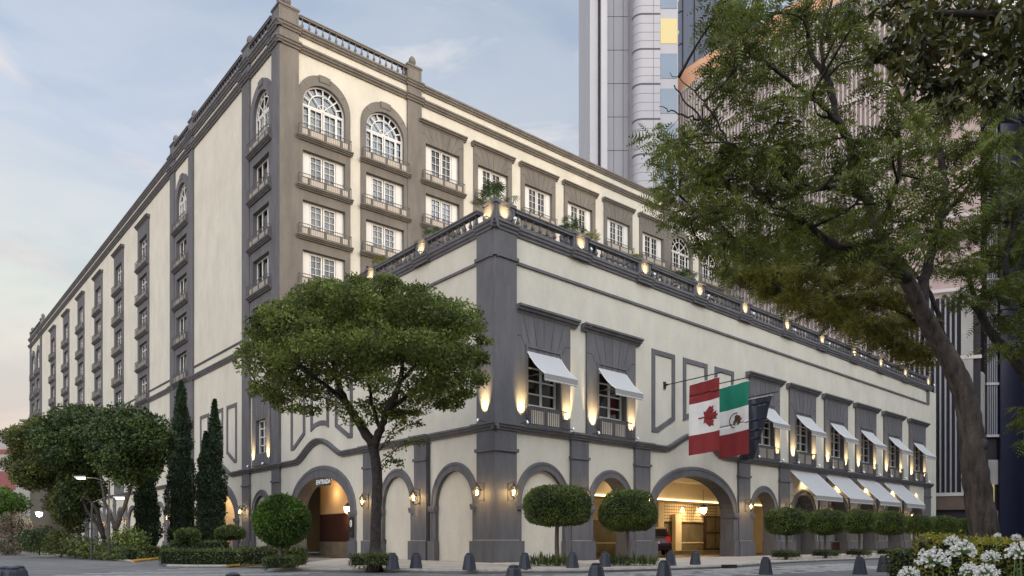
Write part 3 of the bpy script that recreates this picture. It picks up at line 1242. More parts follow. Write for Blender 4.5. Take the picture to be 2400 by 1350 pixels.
def pilaster(fr, a, b, z1=6.2):
    m = MB()
    m.box(a, b, -.15, 0, -.3, z1, 'trim')
    m.box(a - .07, b + .07, -.25, 0, -.3, 1.0, 'trim')
    m.box(a - .075, b + .075, -.255, 0, 1.0, 1.035, 'concrete')
    m.box(a - .06, b + .06, -.22, 0, 5.18, 5.32, 'trim')
    fr.put(m, 'pilaster')


for a, b in PIL:
    pilaster(FR, a, b)
for a, b in ((5.45, 6.6), (10.6, 12.0)):
    pilaster(FL, -b, -a)
m = MB()
m.tube([(-5.3, -.1, 6.1), (-5.3, -.1, 2.9), (-5.3, -.1, -.2)], .06, 'black_metal', 8)
FL.put(m, 'downpipe')
m = MB()
m.tube([(XE + .12, .2, 6.1), (XE + .12, .2, 0)], .07, 'black_metal', 8)
FR.put(m, 'downpipe')

# cornices
m = MB()
m.sweep([(-.3, 6.16)] + hump(16.1, 3.15, 1.1, 6.16) + [(XE - 1.7, 6.16)], MID, 'trim')
for a, b in [(-.2, 1.3)] + PIL:
    m.sweep([(a - .12, 6.16), (b + .12, 6.16)], [(q[0] + .12, q[1] + .006) for q in MID], 'trim')
FR.put(m, 'cornice')
m = MB()
m.sweep([(-23.8, 6.16)] + hump(-17.85, 3.2, 1.12, 6.16) + [(.3, 6.16)], MID, 'trim')
for a, b in ((-1.3, .3), (-6.7, -5.35), (-12.1, -10.5)):
    m.sweep([(a - .1, 6.16), (b + (.12 if b < 0 else .12), 6.16)], [(q[0] + .12, q[1] + .006) for q in MID], 'trim')
FL.put(m, 'cornice')
CP = cornice_prof(.42, .22)
for fr, x0, x1, ps in ((FR, -.28, XE - 2.0, [0.42] + PED), (FL, -23.7, .28, [-.42, -5.9, -11.1, -16.4, -21.7])):
    m = MB()
    m.sweep([(x0, 15.44), (x1, 15.44)], CP, 'trim')
    for c in ps:
        hw = .82 if abs(c) < 1 else .66
        m.sweep([(c - hw, 15.44), (c + hw, 15.44)], [(q[0] + .14, q[1] + .005) for q in CP], 'trim')
    fr.put(m, 'cornice')
    m = MB()
    m.sweep([(max(x0, -23.7), 14.13), (x1, 14.13)], flat_prof(.13, .09), 'trim')
    fr.put(m, 'string_course')
m = MB()
m.box(XE - 2.6, XE - 2.0, -.1, 0, 14.26, 15.4, 'trim')
FR.put(m, 'pilaster')
panels(FR, 16.12)
panels(FL, -17.8)
for sx, fr in ((1, FR), (-1, FL)):
    xs = [0.42] + (PED if sx == 1 else [5.9, 11.1, 16.4, 21.7])
    for i, c in enumerate(xs):
        hw = .56 if i else .5
        a, b = (c - hw, c + hw) if i else (-.08, 1.1)
        if sx == 1:
            pedestal(fr, a, b, 15.86, .94)
        elif i:
            pedestal(fr, -b, -a, 15.86, .94)
    edges = [1.1] + [q for c in xs[1:] for q in (c - .56, c + .56)]
    for i in range(0, len(edges) - 1, 2):
        a, b = edges[i] + .04, edges[i + 1] - .04
        if sx == 1:
            balustrade(fr, a, b, 15.86, .80)
        else:
            balustrade(fr, -b, -a, 15.86, .80)
    for i, c in enumerate(xs):
        p = place(fr, 'uplight', c * sx + (.35 if i else .3), 15.86, -.1)
        p.name = 'spotlight_fixture'
        light('SPOT', fr.rel(c * sx, -.62, 15.98), 24, wing, (1.0, .72, .34), .05, fr.vec(0, .6, .42), 66, .9)
# left side of the corner pedestal already covered by the right one; terrace deck
m = MB()
c0 = (0.2, .2)
m.box(.3, XE - .3, .3, 17.5, 15.3, 15.5, 'concrete')
FR.put(m, 'terrace')

# ------------------------------------------------------------------ carriage gate interior (right) and lobby passage (left)
m = MB()
x0, x1, y0, y1 = 5.5, 36.5, 1.02, 9.0
m.box(x0, x1, y0, y1, -.12, -.02, 'floor_dark')
m.box(x0, x1, .92, y1, 5.3, 5.4, 'plaster_warm')
m.box(x0, x1, y1, y1 + .1, 2.5, 5.3, 'plaster_warm')
m.box(x0, x1, y1 - .04, y1 + .1, -.1, 2.5, 'stone_lobby')
m.box(x0 - .1, x0, y0, y1, -.1, 5.3, 'plaster_warm')
m.box(x1, x1 + .1, y0, y1, -.1, 5.3, 'plaster_warm')
m.box(27.3, x1, y0, y0 + .1, -.1, 5.3, 'plaster_warm')
m.box(x0, x1, y1 - 1.2, y1 - .06, -.02, .24, 'stone_lobby')   # raised walk
m.box(x0, x1, y1 - .1, y1 - .045, .82, .9, 'plaster_warm')
m.box(x0, x1, y1 - .12, y1 - .045, 2.42, 2.5, 'wood_dark')
m.box(x0, x1, 6.3, y1, 4.02, 5.3, 'plaster_warm')             # dropped ceiling at the back
FR.put(m, 'gateway_room')
m = MB()
m.box(x0 + .2, x1 - .2, 6.2, 6.28, 3.96, 4.04, 'cove')
FR.put(m, 'cove_light')
light('AREA', FR.rel(18, 5.2, 5.1), 26, wing, (1.0, .74, .42), 5.0, (0, 0, -1))
light('AREA', FR.rel(27.5, 7.0, 3.9), 38, wing, (1.0, .74, .40), 2.0, FR.vec(0, .4, -1))
m = MB()   # latticed tile wall
ty = y1 - .06
tx0, tx1 = 25.0, 32.6
m.box(tx0, tx1, ty, ty + .04, 2.52, 4.0, 'tile_joint')
nx = int((tx1 - tx0) / .3)
for i in range(nx):
    for j in range(6):
        a = tx0 + i * .3
        z = 2.54 + j * .24
        m.box(a + .03, a + .27, ty - .02, ty, z + .02, z + .2, 'tile')
FR.put(m, 'tile_wall')
for x in (27.6, 29.8):
    light('SPOT', FR.rel(x, y1 - .32, 3.98), 40, wing, (1.0, .80, .46), .03, FR.vec(0, .22, -1), 66, .6)
m = MB()
m.box(26.1, 26.9, y1 - .5, y1 - .15, .24, 3.1, 'plaster_warm')
m.box(23.9, 24.6, y1 - .5, y1 - .15, .24, 4.0, 'plaster_warm')
FR.put(m, 'lobby_column')
m = MB()
m.box(30.6, 33.4, y1 - .3, y1 - .08, .24, 3.1, 'wood_dark')
for k in range(2):
    for j in range(2):
        m.box(30.75 + k * 1.32, 31.9 + k * 1.32, y1 - .33, y1 - .3, .4 + j * 1.35, 1.6 + j * 1.35, 'stone_lobby')
FR.put(m, 'lobby_door')
# left passage
m = MB()
x0, x1 = -23.0, -12.6
m.box(x0, x1, .92, 9, -.12, -.02, 'floor_dark')
m.box(x0, x1, .92, 9, 5.3, 5.4, 'plaster_warm')
m.box(x0, x1, 9, 9.1, -.1, 5.3, 'plaster_warm')
m.box(x0, -16.9, 2.6, 3.2, 2.9, 5.3, 'orange_wall')
m.box(x0, -16.85, 2.55, 3.2, .95, 2.9, 'wood_dark')
m.box(x0, -16.83, 2.5, 3.2, -.1, .95, 'stone_lobby')
m.box(x1, x1 + .1, .92, 9, -.1, 5.3, 'orange_wall')
m.box(-16.9, x1, 7.5, 8.1, 3.7, 4.0, 'plaster_warm')
m.box(-14.9, -13.2, 4.0, 7.5, -.1, 2.6, 'wood_dark')
m.box(-13.8, -13.2, 3.0, 7.5, 2.6, 3.0, 'wood_dark')
m.box(-14.4, -13.9, 3.97, 4.0, 1.5, 2.1, 'plaster_warm')
for k in range(3):
    m.box(-16.9, -13.2, 4.2 + k * .3, 8, .0 + .16 * k, .16 + .16 * k, 'wood_dark')
FL.put(m, 'gateway_room')
m = MB()
m.box(-16.5, -13.6, 7.38, 7.45, 3.86, 3.92, 'cove')
FL.put(m, 'cove_light')
light('AREA', FL.rel(-15.5, 5.5, 5.2), 75, wing, (1.0, .74, .42), 3.0, (0, 0, -1))
light('POINT', FL.rel(-20.5, 1.9, 4.4), 9, wing, (1.0, .74, .42), .2)
# gateway under the block (third arch)
m = MB()
m.box(-41, -32, .5, 5, 5.3, 5.4, 'orange_wall')
m.box(-41, -32, 3.0, 3.1, 2.9, 5.3, 'orange_wall')
m.box(-41, -32, 2.96, 3.1, -.1, 2.9, 'wood_dark')
m.box(-41, -40.9, .5, 3, -.1, 5.3, 'orange_wall')
m.box(-32.1, -32, .5, 3, -.1, 5.3, 'orange_wall')
FL_T.put(m, 'gateway_room')
light('POINT', FL_T.rel(-36, 1.8, 4.6), 28, tower, (1.0, .68, .34), .3)


def text_mesh(name, body, size, parent, loc, rotz, mat, ext=.01, italic=0.0, bold=False):
    cu = bpy.data.curves.new(name, 'FONT')
    cu.body = body
    cu.size = size
    cu.extrude = ext
    cu.align_x = 'CENTER'
    cu.align_y = 'CENTER'
    cu.shear = italic
    cu.space_character = 1.05
    if bold:
        cu.offset = .012
    tmp = bpy.data.objects.new(name, cu)
    COL.objects.link(tmp)
    dg = bpy.context.evaluated_depsgraph_get()
    me = bpy.data.meshes.new_from_object(tmp.evaluated_get(dg))
    bpy.data.objects.remove(tmp)
    me.materials.clear()
    me.materials.append(MATS[mat])
    o = bpy.data.objects.new(name, me)
    COL.objects.link(o)
    o.parent = parent
    o.rotation_euler = (R(90), 0, rotz)
    o.location = loc
    return o


def sign_board(fr, x, y, z, wd, ht, body, size, name, label, cat):
    t = thing(name, label, cat, fr.w(x, y, z))
    sm = MB()
    sm.slab([(-wd / 2, -ht / 2), (-wd / 2, ht / 2), (wd / 2, ht / 2), (wd / 2, -ht / 2)], 0, .08, 'plaque')
    sm.sweep([(-wd / 2, -ht / 2), (-wd / 2, ht / 2), (wd / 2, ht / 2), (wd / 2, -ht / 2)], flat_prof(.03, .02), 'trim', closed=True)
    sm.build('sign_panel', t, rotz=fr.ang)
    if body:
        text_mesh('lettering', body, size, t, fr.vec(0, -.015, 0), fr.ang, 'petal', bold=True)
    return t


def lobby_tex():
    pass


sign_board(FL, -17.3, .0, 4.78, 1.75, .46, 'ENTRADA', .42, 'entrance_sign', 'small dark sign reading ENTRADA hung in the crown of the left gate arch', 'sign')
sign_board(FL_T, -36.2, .0, 4.78, 1.6, .46, 'SALIDA', .42, 'exit_sign', 'small dark sign hung in the crown of the arch behind the cypresses', 'sign')
t = thing('wall_plaque', 'narrow dark plaque with white oval emblem on the gate pier', 'sign', FL.w(-13.35, -.19, 1.85))
m = MB()
m.box(-.27, .27, 0, .03, -.62, .55, 'plaque')
m.build('plate', t, rotz=FL.ang)
m = MB()
m.slab([(.13 * math.cos(a), .2 + .22 * math.sin(a)) for a in [2 * PI * i / 20 for i in range(20)]], -.012, 0, 'petal')
m.build('oval', t, rotz=FL.ang)
m = MB()
m.slab([(-.015, .06), (.015, .06), (.03, .3), (-.03, .3)], -.02, -.012, 'plaque')
for k in range(3):
    m.box(-.16, .16, -.008, 0, -.5 + k * .07, -.47 + k * .07, 'hubs')
m.build('emblem', t, rotz=FL.ang)

# arcade infill behind the awnings
for i, c in enumerate((30.0, 35.6, 41.0, 46.6, 52.2)):
    m = MB()
    bm_ = ('stone_lobby', 'panel_grey', 'curtain', 'curtain', 'white_paint')[i]
    m.box(c - 1.9, c + 1.9, .93, 1.0, -.1, 2.75, bm_ if i else 'trim')
    m.slab(arch(c, 1.85, 2.75, 2.78, 1.8), .93, 1.0, 'panel_grey' if i < 4 else 'white_paint')
    # fanlight ribs
    for a in (PI * .25, PI * .5, PI * .75):
        p = Vector((math.cos(a), math.sin(a)))
        m.tube([(c, .88, 2.78), (c + p.x * 1.6, .88, 2.78 + p.y * 1.6)], .03, 'trim', 5)
    m.box(c - 1.6, c + 1.6, .84, .93, 2.72, 2.82, 'trim')
    if i == 1:
        m.box(c - 1.55, c + 1.55, .5, .93, .0, .9, 'wood_dark')
        m.box(c - 1.6, c + 1.6, .42, .93, .9, 1.0, 'trim')
    if i in (2, 3):
        m.box(c - .1, c + .02, .86, .93, 0, 2.7, 'wood_dark')
        m.box(c - 1.7, c + 1.7, -.5, .9, -.1, .17, 'concrete')
    if i == 4:
        grid_frame(m, c - 1.3, c - .1, .1, 2.6, 2, 6, .08, .06, .8, .9, 'white_paint')
        grid_frame(m, c + .1, c + 1.3, .1, 2.6, 2, 6, .08, .06, .8, .9, 'white_paint')
    FR.put(m, 'arcade_infill')
    light('SPOT', FR.rel(c, -.35, 5.6), 22 if i < 4 else 9, wing, (1.0, .72, .36), .1, FR.vec(0, .25, -1), 120, .8)
for c in (30.0, 35.45, 41.0, 46.55):
    place(FR, 'awn_big', c, 6.04, -.06)
m = MB()
m.box(-.38, .38, 0, .06, -.55, .5, 'plaque')
m.box(-.22, .22, -.02, 0, .0, .38, 'menu')
o = FR.put(m, 'menu_board', 29.6, .84, 1.75)
# hydrant connection
t = thing('hose_connection', 'steel fire hose connection sticking out of the white wall by the trunk', 'hydrant', FL.w(-10.0, .1, .95))
m = MB()
m.tube([(0, 0.04, 0), (0, -.02, 0)], .17, 'black_metal', 14)
m.build('flange', t, rotz=FL.ang)
m = MB()
m.tube([(0, 0, 0), (-.02, -.3, 0.0)], .05, 'steel', 10)
m.tube([(-.02, -.24, 0), (-.28, -.34, 0.02)], .06, 'steel', 10)
m.build('nozzle', t, rotz=FL.ang)

# ------------------------------------------------------------------ wall lanterns
def make_lantern(label):
    t = thing('wall_lantern', label, 'lantern')
    m = MB()          # iron bracket: wall plate, top and bottom arms
    m.box(-.03, .03, -.02, 0, -.42, .42, 'iron')
    m.tube([(0, -.01, .36), (0, -.2, .42), (0, -.42, .40)], .014, 'iron', 6)
    m.tube([(0, -.01, -.3), (0, -.15, -.42), (0, -.36, -.40), (0, -.42, -.33)], .014, 'iron', 6)
    m.tube([(0, -.01, .1), (0, -.1, .2), (0, -.2, .3)], .01, 'iron', 5)
    m.build('bracket', t)
    m = MB()
    n = 8
    R0, zs = [.05, .13, .215, .215, .16, .07], [.31, .24, .08, .04, -.17, -.28]
    for k in range(n):
        a = 2 * PI * k / n
        m.tube([(rr * math.cos(a), -.42 + rr * math.sin(a), z) for rr, z in zip(R0, zs)], .009, 'iron', 4)
    m.lathe([(.222, .03), (.222, .075), (.2, .075), (.2, .03)], 'iron', 16, (0, -.42, 0))
    m.lathe([(.06, .3), (.07, .33), (.03, .37), (.02, .43), (.002, .45)], 'iron', 10, (0, -.42, 0))
    m.lathe([(.002, -.36), (.03, -.33), (.06, -.31), (.08, -.28)], 'iron', 10, (0, -.42, 0))
    m.build('cage', t)
    m = MB()
    m.lathe([(.05, .30), (.12, .235), (.205, .08), (.205, .04), (.155, -.165), (.065, -.27)], 'lantern_glass', 12, (0, -.42, 0))
    m.build('glass_body', t, smooth=True)
    m = MB()
    m.lathe([(.005, -.14), (.04, -.1), (.055, 0), (.04, .07), (.005, .1)], 'bulb', 10, (0, -.42, 0))
    m.build('bulb', t, smooth=True)
    lt = light('POINT', (0, -.42, .0), 26, t, (1.0, .70, .34), .09)
    return t


L0 = make_lantern('lit wall lantern on the right side of the big corner pier')
L0.location = FR.w(.62, -.17, 3.3)
L0.rotation_euler = (0, 0, FR.ang)
L0['group'] = 'lit wall lanterns'
for fr, x, lab in (
        (FL, -.62, 'lit wall lantern on the left side of the big corner pier'),
        (FL, -6.0, 'lit wall lantern on the grey pilaster beside the black downpipe'),
        (FL, -11.3, 'lit wall lantern half behind the tree trunk beside the left gate'),
        (FL_T, -30.0, 'lit wall lantern left of the round clipped tree'),
        (FR, 5.65, 'lit wall lantern above the first flat topped clipped tree'),
        (FR, 10.83, 'lit wall lantern left of the wide carriage arch'),
        (FR, 21.6, 'lit wall lantern right of the wide carriage arch'),
        (FR, 27.0, 'lit wall lantern just left of the first big awning'),
        (FR, 32.95, 'lit wall lantern under the gap between first and second big awnings'),
        (FR, 38.25, 'lit wall lantern under the gap between second and third big awnings'),
        (FR, 43.75, 'lit wall lantern under the gap between third and fourth big awnings'),
        (FR, 49.45, 'lit wall lantern right of the last big awning'),
        (FL_T, -43.1, 'lit wall lantern between the two tallest cypress columns'),
        (FL_T, -48.5, 'lit wall lantern just left of the tallest cypress'),
        (FL_T, -55.6, 'lit wall lantern right of the short left cypress'),
        (FL_T, -66.0, 'lit wall lantern seen between the tree stems left of the short cypress'),
        (FL_T, -76.4, 'lit wall lantern seen through the fork of the leaning tree'),
        (FL_T, -97.2, 'far lit wall lantern, nearest the trees in the far left row'),
        (FL_T, -107.6, 'far lit wall lantern, second in the far left row'),
        (FL_T, -118.0, 'far lit wall lantern, third in the far left row'),
        (FL_T, -128.3, 'far lit wall lantern, last in the far left row')):
    q = dup(L0, None, fr.w(x, -.17, 3.3), fr.ang, lab)
for c in (50.4, 55.6, 60.8, 66.0, 71.2, 76.4, 81.6, 86.8, 92.0, 97.2, 102.4, 107.6, 112.8, 118.0, 128.3):
    pilaster(FL_T, -c - .5, -c + .5)


def make_hanging(label):
    t = thing('hanging_lantern', label, 'lantern')
    m = MB()
    m.tube([(0, 0, .35), (0, 0, 1.4)], .012, 'iron', 5)
    m.lathe([(.27, .1), (.25, .16), (.12, .24), (.1, .3), (.04, .34), (.02, .4)], 'iron', 12)
    m.lathe([(.02, -.44), (.05, -.4), (.1, -.36), (.12, -.33)], 'iron', 10)
    m.build('hood_cap', t)
    m = MB()
    m.lathe([(.11, -.33), (.2, -.24), (.25, -.05), (.25, .1)], 'globe', 14)
    m.build('glass_body', t, smooth=True)
    light('POINT', (0, 0, -.6), 18, t, (1.0, .70, .34), .12)
    return t


h0 = make_hanging('glowing hanging lantern inside the wide carriage arch')
h0.location = FR.w(23.4, 4.2, 3.3)
dup(h0, None, FL.w(-18.2, 2.2, 3.2), 0, 'glowing hanging lantern inside the ENTRADA arch')
dup(h0, None, FR.w(8.3, 3.4, 3.2), 0, 'glowing hanging lantern inside the small open arch between two clipped trees')

# ------------------------------------------------------------------ flags on wall poles
LEAF_PTS = [(0, 1), (.125, .765), (.315, .86), (.23, .40), (.44, .63), (.485, .51), (.80, .57), (.705, .355), (.83, .255), (.42, -.07),
            (.47, -.22), (.05, -.15), (.05, -.62), (-.05, -.62), (-.05, -.15), (-.47, -.22), (-.42, -.07), (-.83, .255),
            (-.705, .355), (-.80, .57), (-.485, .51), (-.44, .63), (-.23, .40), (-.315, .86), (-.125, .765)]


def cloth_off(u, z, ph):
    """sideways sway of the cloth at distance u from the wall, drop z"""
    return .05 * math.sin(u * 2.6 + ph) * min(1, -z / .6 + .1) + .035 * math.sin(z * 1.7 + u * 1.2 + ph) + .02 * math.sin(u * 7 + z * 1.3)


def flag(x, z0, out, u0, u1, ztop0, ztop1, drop, bands, label, ph, name='flag', taper=None, art=None):
    t = thing(name, label, 'flag', FR.w(x, 0, z0), FR.ang, 'flags over the carriage gate')
    m = MB()
    m.box(-.1, .1, -.06, 0, -.22, .2, 'black_metal')
    m.tube([(0, -.03, 0), (0, -.25, .01)], .06, 'black_metal', 8)
    m.tube([(0, -.1, 0), (0, -out, .12)], .03, 'black_metal', 8)
    m.build('pole', t)
    nu, nz = 18, 36
    m = MB()

    def P(u, k, off=0):
        # u 0..1 from wall side, k 0..1 downward
        uu = u0 + (u1 - u0) * u
        if taper:
            uu = (u0 + (u1 - u0) * u) * (1 - k) + (taper[0] + (taper[1] - taper[0]) * u) * k
        zt = ztop0 + (ztop1 - ztop0) * u
        zz = -drop * k
        return (cloth_off(uu * (1.6 if taper else 1), zz * .6, ph) * (1.3 if taper else 1) + off, -uu, zt + zz - z0)
    edges = [0]
    for b in bands:
        edges.append(edges[-1] + b[1])
    for j in range(nz):
        k0, k1 = j / nz, (j + 1) / nz
        mid = (k0 + k1) / 2
        for bi in range(len(bands)):
            if edges[bi] <= mid < edges[bi + 1] + 1e-6:
                mat = bands[bi][0]
                break
        vs = [P(i / nu, k) for k in (k0, k1) for i in range(nu + 1)]
        m.add(vs, [(i, i + 1, nu + 1 + i + 1, nu + 1 + i) for i in range(nu)], mat)
    c = m.build('cloth', t)
    bm = bmesh.new()
    bm.from_mesh(c.data)
    bmesh.ops.remove_doubles(bm, verts=bm.verts, dist=1e-4)
    bm.to_mesh(c.data)
    bm.free()
    c.data.polygons.foreach_set('use_smooth', [True] * len(c.data.polygons))
    if art:
        art(t, P)
    m = MB()
    m.tube([P(0, 0), P(1, 0)], .02, 'white_cloth', 6)
    for u in (.05, .5, .95):
        a = P(u, 0)
        m.tube([a, (0, a[1], (-a[1] / out) * .12 - .02)], .008, 'white_cloth', 4)
    m.build('rope', t)
    return t


def patch(mb, poly, P, cu, ck, su, sk, mat, off):
    """small motif lying on both sides of the cloth"""
    tri = tessellate_polygon([[Vector((a, b, 0)) for a, b in poly]])
    for o in (off, -off):
        vs = [P(cu + a * su, ck + b * sk, o) for a, b in poly]
        mb.add(vs, tri, mat)


def maple(t, P):
    # split in small cells so that the leaf follows the cloth
    m = MB()
    poly = [(y, -x) for x, y in LEAF_PTS]     # leaf tip points away from the wall
    cx = 0.0
    dense = []
    for i in range(len(poly)):
        a, b = poly[i], poly[(i + 1) % len(poly)]
        for q in range(4):
            dense.append((a[0] + (b[0] - a[0]) * q / 4, a[1] + (b[1] - a[1]) * q / 4))
    patch(m, dense, P, .55, .5, .42, .18, 'red_cloth', .022)
    m.build('maple_leaf', t)


def crest(t, P):
    m = MB()
    rg = random.Random(5)
    for i in range(12):        # green half wreath of leaves
        a = PI * .6 + i * PI * .95 / 11
        c_, s_ = math.cos(a), math.sin(a)
        pts = []
        for k in range(6):
            b = k * PI / 3
            ex, ey = .17 * math.cos(b), .08 * math.sin(b)
            pts.append((c_ * .95 + ex * -s_ - ey * c_, s_ * .95 + ex * c_ - ey * s_))
        patch(m, pts, P, .55, .5, .23, .105, 'navy_cloth', .02)
    body = [(-.2, -.6), (.1, -.75), (.3, -.55), (.55, -.5), (.7, -.15), (.6, .35), (.35, .7), (.1, .6), (.2, .2), (-.1, .3), (-.3, .65), (-.5, .5), (-.45, .1), (-.25, -.1)]
    patch(m, body, P, .57, .5, .23, .105, 'eagle', .021)
    for k in range(7):
        a = rg.uniform(-1, 2.4)
        rr = rg.uniform(.25, .8)
        q = [(rr * math.cos(a) + .16 * math.cos(b) * rg.uniform(.6, 1.2), rr * math.sin(a) + .1 * math.sin(b)) for b in [i * PI / 3 for i in range(6)]]
        patch(m, q, P, .57, .5, .23, .105, 'gold', .024)
    m.build('crest', t)


flag(13.0, 10.05, 3.85, 1.72, 3.66, 9.78, 9.93, 3.98, [('red_cloth', .28), ('white_cloth', .44), ('red_cloth', .28)],
     'red and white hanging flag with red maple leaf on its side', 0.3, art=maple)
flag(16.0, 10.25, 3.85, 1.74, 3.70, 9.98, 10.16, 4.15, [('green_cloth', .34), ('white_cloth', .33), ('red_cloth', .33)],
     'green, white and red hanging flag with eagle crest in the middle', 1.4, art=crest)
flag(19.0, 9.8, 3.85, 1.2, 3.5, 9.70, 9.78, 3.75, [('navy_cloth', 1.0)],
     'plain dark navy flag gathered to a narrow foot, hanging rightmost', 2.6, taper=(1.25, 2.3))

# ------------------------------------------------------------------ ground
m = MB()
m.add([(-400, -60, -.12), (400, -60, -.12), (400, 900, -.12), (-400, 900, -.12)], [(0, 1, 2, 3)], 'asphalt')
g = m.build('road')
tag(g, 'grey asphalt road across the foreground', kind='structure')


def pavement(poly, name, label, z=0.0, mat='paver', kerb_edges=None, kmat='kerb'):
    m = MB()
    m.prism(poly, -.13, z, mat)
    o = m.build(name)
    tag(o, label, kind='structure')
    if kerb_edges:
        k = MB()
        k.tube([(x, y, z - .045) for x, y in kerb_edges], .075, kmat, 6)
        ko = k.build('kerb')
        tag(ko, 'stone kerb edging the ' + name, kind='structure')
    return o


def wr(x, out):
    v = FR.w(x, -out, 0)
    return (v.x, v.y)


def wl(s, out):
    v = FL.w(-s, -out, 0)
    return (v.x, v.y)


kr = [(-9.2, 28.9), (-8.9, 27.7), (-7.2, 27.2), (-4.8, 26.75), (-0.8, 25.6), (2.5, 26.2), (5.4, 27.9), (9.1, 30.9), (11.4, 34.2), (12.6, 35.9)]
kr += [wr(17.5, 7.2), wr(27, 7.3), wr(40, 7.3), wr(56, 7.3), wr(75, 7.3), wr(110, 7.3)]
poly = kr + [wr(110, -14), wr(58, -14), wr(58, 0.4), wr(0.3, .4 - .8), wl(12.3, -.3), wl(12.6, 1.4)]
pavement(poly, 'pavement', 'pale stone pavement round the corner of the wing', kerb_edges=kr)
# left planting island and strip
kl = [(-58.4, 84.5), (-27.9, 49.0), (-24, 44.2), (-19.7, 38.6)]
poly = kl + [(-20.4, 40.8), (-21.6, 45.2), wl(33, 1.5), wl(31.5, .1), wl(133, .1)]
pavement(poly, 'planting_strip', 'soil strip planted along the left street front', -.02, 'soil', kerb_edges=kl)
k = MB()
k.tube([(-19.7, 38.5, -.05), (-20.4, 40.8, -.05), (-21.5, 45.2, -.05)], .09, 'yellow_kerb', 6)
tag(k.build('kerb'), 'yellow painted kerb end of the planting strip', kind='structure')
isl = [(-16.0, 34.3), (-14.6, 31.4), (-13.0, 30.7), (-11.9, 30.9), (-11.4, 34.6), (-13.6, 40.5), (-17.0, 41.5)]
pavement(isl, 'planting_island', 'low soil island under the clipped hedges', -.02, 'soil')
k = MB()
k.tube([(x, y, -.055) for x, y in isl[1:4]], .08, 'kerb', 6)
tag(k.build('kerb'), 'worn kerb of the hedge island', kind='structure')
k = MB()
k.tube([(x, y, -.055) for x, y in isl[3:6]], .08, 'yellow_kerb', 6)
tag(k.build('kerb'), 'yellow kerb side of the hedge island', kind='structure')
# worn crossing bars
m = MB()
rg = random.Random(3)
u = Vector((.78, .62, 0)).normalized()
vv = Vector((u.y, -u.x, 0))
for i in range(7):
    c = Vector((2.5, 25.6, 0)) + vv * (.45 + .62 * i)
    a = -5 - rg.uniform(0, 2)
    while a < 15:
        b = a + rg.uniform(1.6, 4.5)
        wd = .11 + rg.uniform(-.02, .03)
        q = [c + u * a - vv * wd, c + u * b - vv * wd, c + u * b + vv * wd, c + u * a + vv * wd]
        m.add([(p.x, p.y, -.116) for p in q], [(0, 1, 2, 3)], 'road_paint')
        a = b + rg.uniform(.1, .7)
tag(m.build('crossing_bars'), 'worn pale crossing bars painted on the road', kind='structure')
m = MB()
for i in range(7):
    c = Vector((-15.0 + i * .3, 24.2 + 1.15 * i, 0))
    u2 = Vector((1, -.10 - .02 * i, 0)).normalized()
    v2 = Vector((-u2.y, u2.x, 0))
    q = [c - v2 * .14, c + u2 * (7.5) - v2 * .14, c + u2 * (7.5) + v2 * .14, c + v2 * .14]
    if i < 6:
        m.add([(p.x, p.y, -.116) for p in q], [(0, 1, 2, 3)], 'road_paint')
tag(m.build('crossing_bars'), 'pale crossing bars on the left side street', kind='structure')


# drain box on the kerb
t = thing('drain_box', 'small dark drain grate in the kerb before the carriage arch', 'drain', (8.9, 30.5, -.02))
m = MB()
m.box(-.3, .3, -.22, .1, -.1, .05, 'wood_dark')
for k in range(5):
    m.box(-.26 + k * .11, -.2 + k * .11, -.23, -.215, -.08, .03, 'plaque')
m.build('grate', t, rotz=.6)

# ------------------------------------------------------------------ bollards
def make_bollard(label):
    t = thing('bollard', label, 'bollard')
    m = MB()
    prof = [(.245, 0), (.245, .02), (.235, .05), (.155, .48), (.14, .52), (.10, .555), (.05, .57)]
    m.lathe(prof, 'bollard_paint', 8)
    for k in range(4):
        a = 2 * PI * k / 4
        m.tube([(.238 * math.cos(a), .238 * math.sin(a), .02), (.155 * math.cos(a), .155 * math.sin(a), .48)], .012, 'bollard_paint', 4)
    m.build('body', t)
    m = MB()
    m.lathe([(.12, .548), (.11, .575), (.06, .595), (.01, .6)], 'bollard_paint', 12)
    m.build('cap', t, smooth=True)
    return t


BL = [((-4.18, 25.9), 'dark bollard right beside the shrub under the big tree trunk'),
      ((-3.46, 26.7), 'dark bollard before the grey pilaster with the downpipe'),
      ((-1.47, 25.5), 'dark bollard just left of the big corner pier'),
      ((.45, 26.0), 'dark bollard just right of the corner pier on the pavement edge'),
      ((2.25, 27.5), 'dark bollard right of the first flat topped clipped tree'),
      ((3.62, 28.8), 'dark bollard on the kerb between the two clipped trees'),
      ((6.47, 30.2), 'dark bollard left of two small ones before the carriage arch'),
      ((7.75, 31.3), 'dark bollard right of two small ones before the carriage arch'),
      ((.04, 16.4), 'near bollard cut by the frame edge, below the corner pier'),
      ((2.05, 18.0), 'near bollard cut by the frame edge, right of the clipped tree row start'),
      ((4.19, 20.4), 'near bollard cut by the frame edge, below the carriage arch'),
      ((8.5, 24.8), 'near bollard standing in the crossing bars right of the carriage arch'),
      ((11.7, 24.9), 'near bollard left of the pair beside the white flowers'),
      ((13.4, 26.7), 'near bollard right of the pair beside the white flowers'),
      ((-4.6, 12.2), 'bollard of which only the top shows below the clipped hedge'),
      ((-10.55, 15.4), 'front left bollard of the cluster in the lower left corner'),
      ((-10.6, 15.9), 'middle bollard of the cluster in the lower left corner'),
      ((-10.25, 15.2), 'rightmost bollard of the cluster in the lower left corner')]
b0 = make_bollard(BL[0][1])
b0['group'] = 'dark bollards'
for i, ((x, y), lab) in enumerate(BL):
    z = 0.0 if (5 < y and i < 8) else -.12
    q = b0 if i == 0 else dup(b0, None, None, rnd.uniform(0, 1.5), lab)
    q.location = (x, y, z)

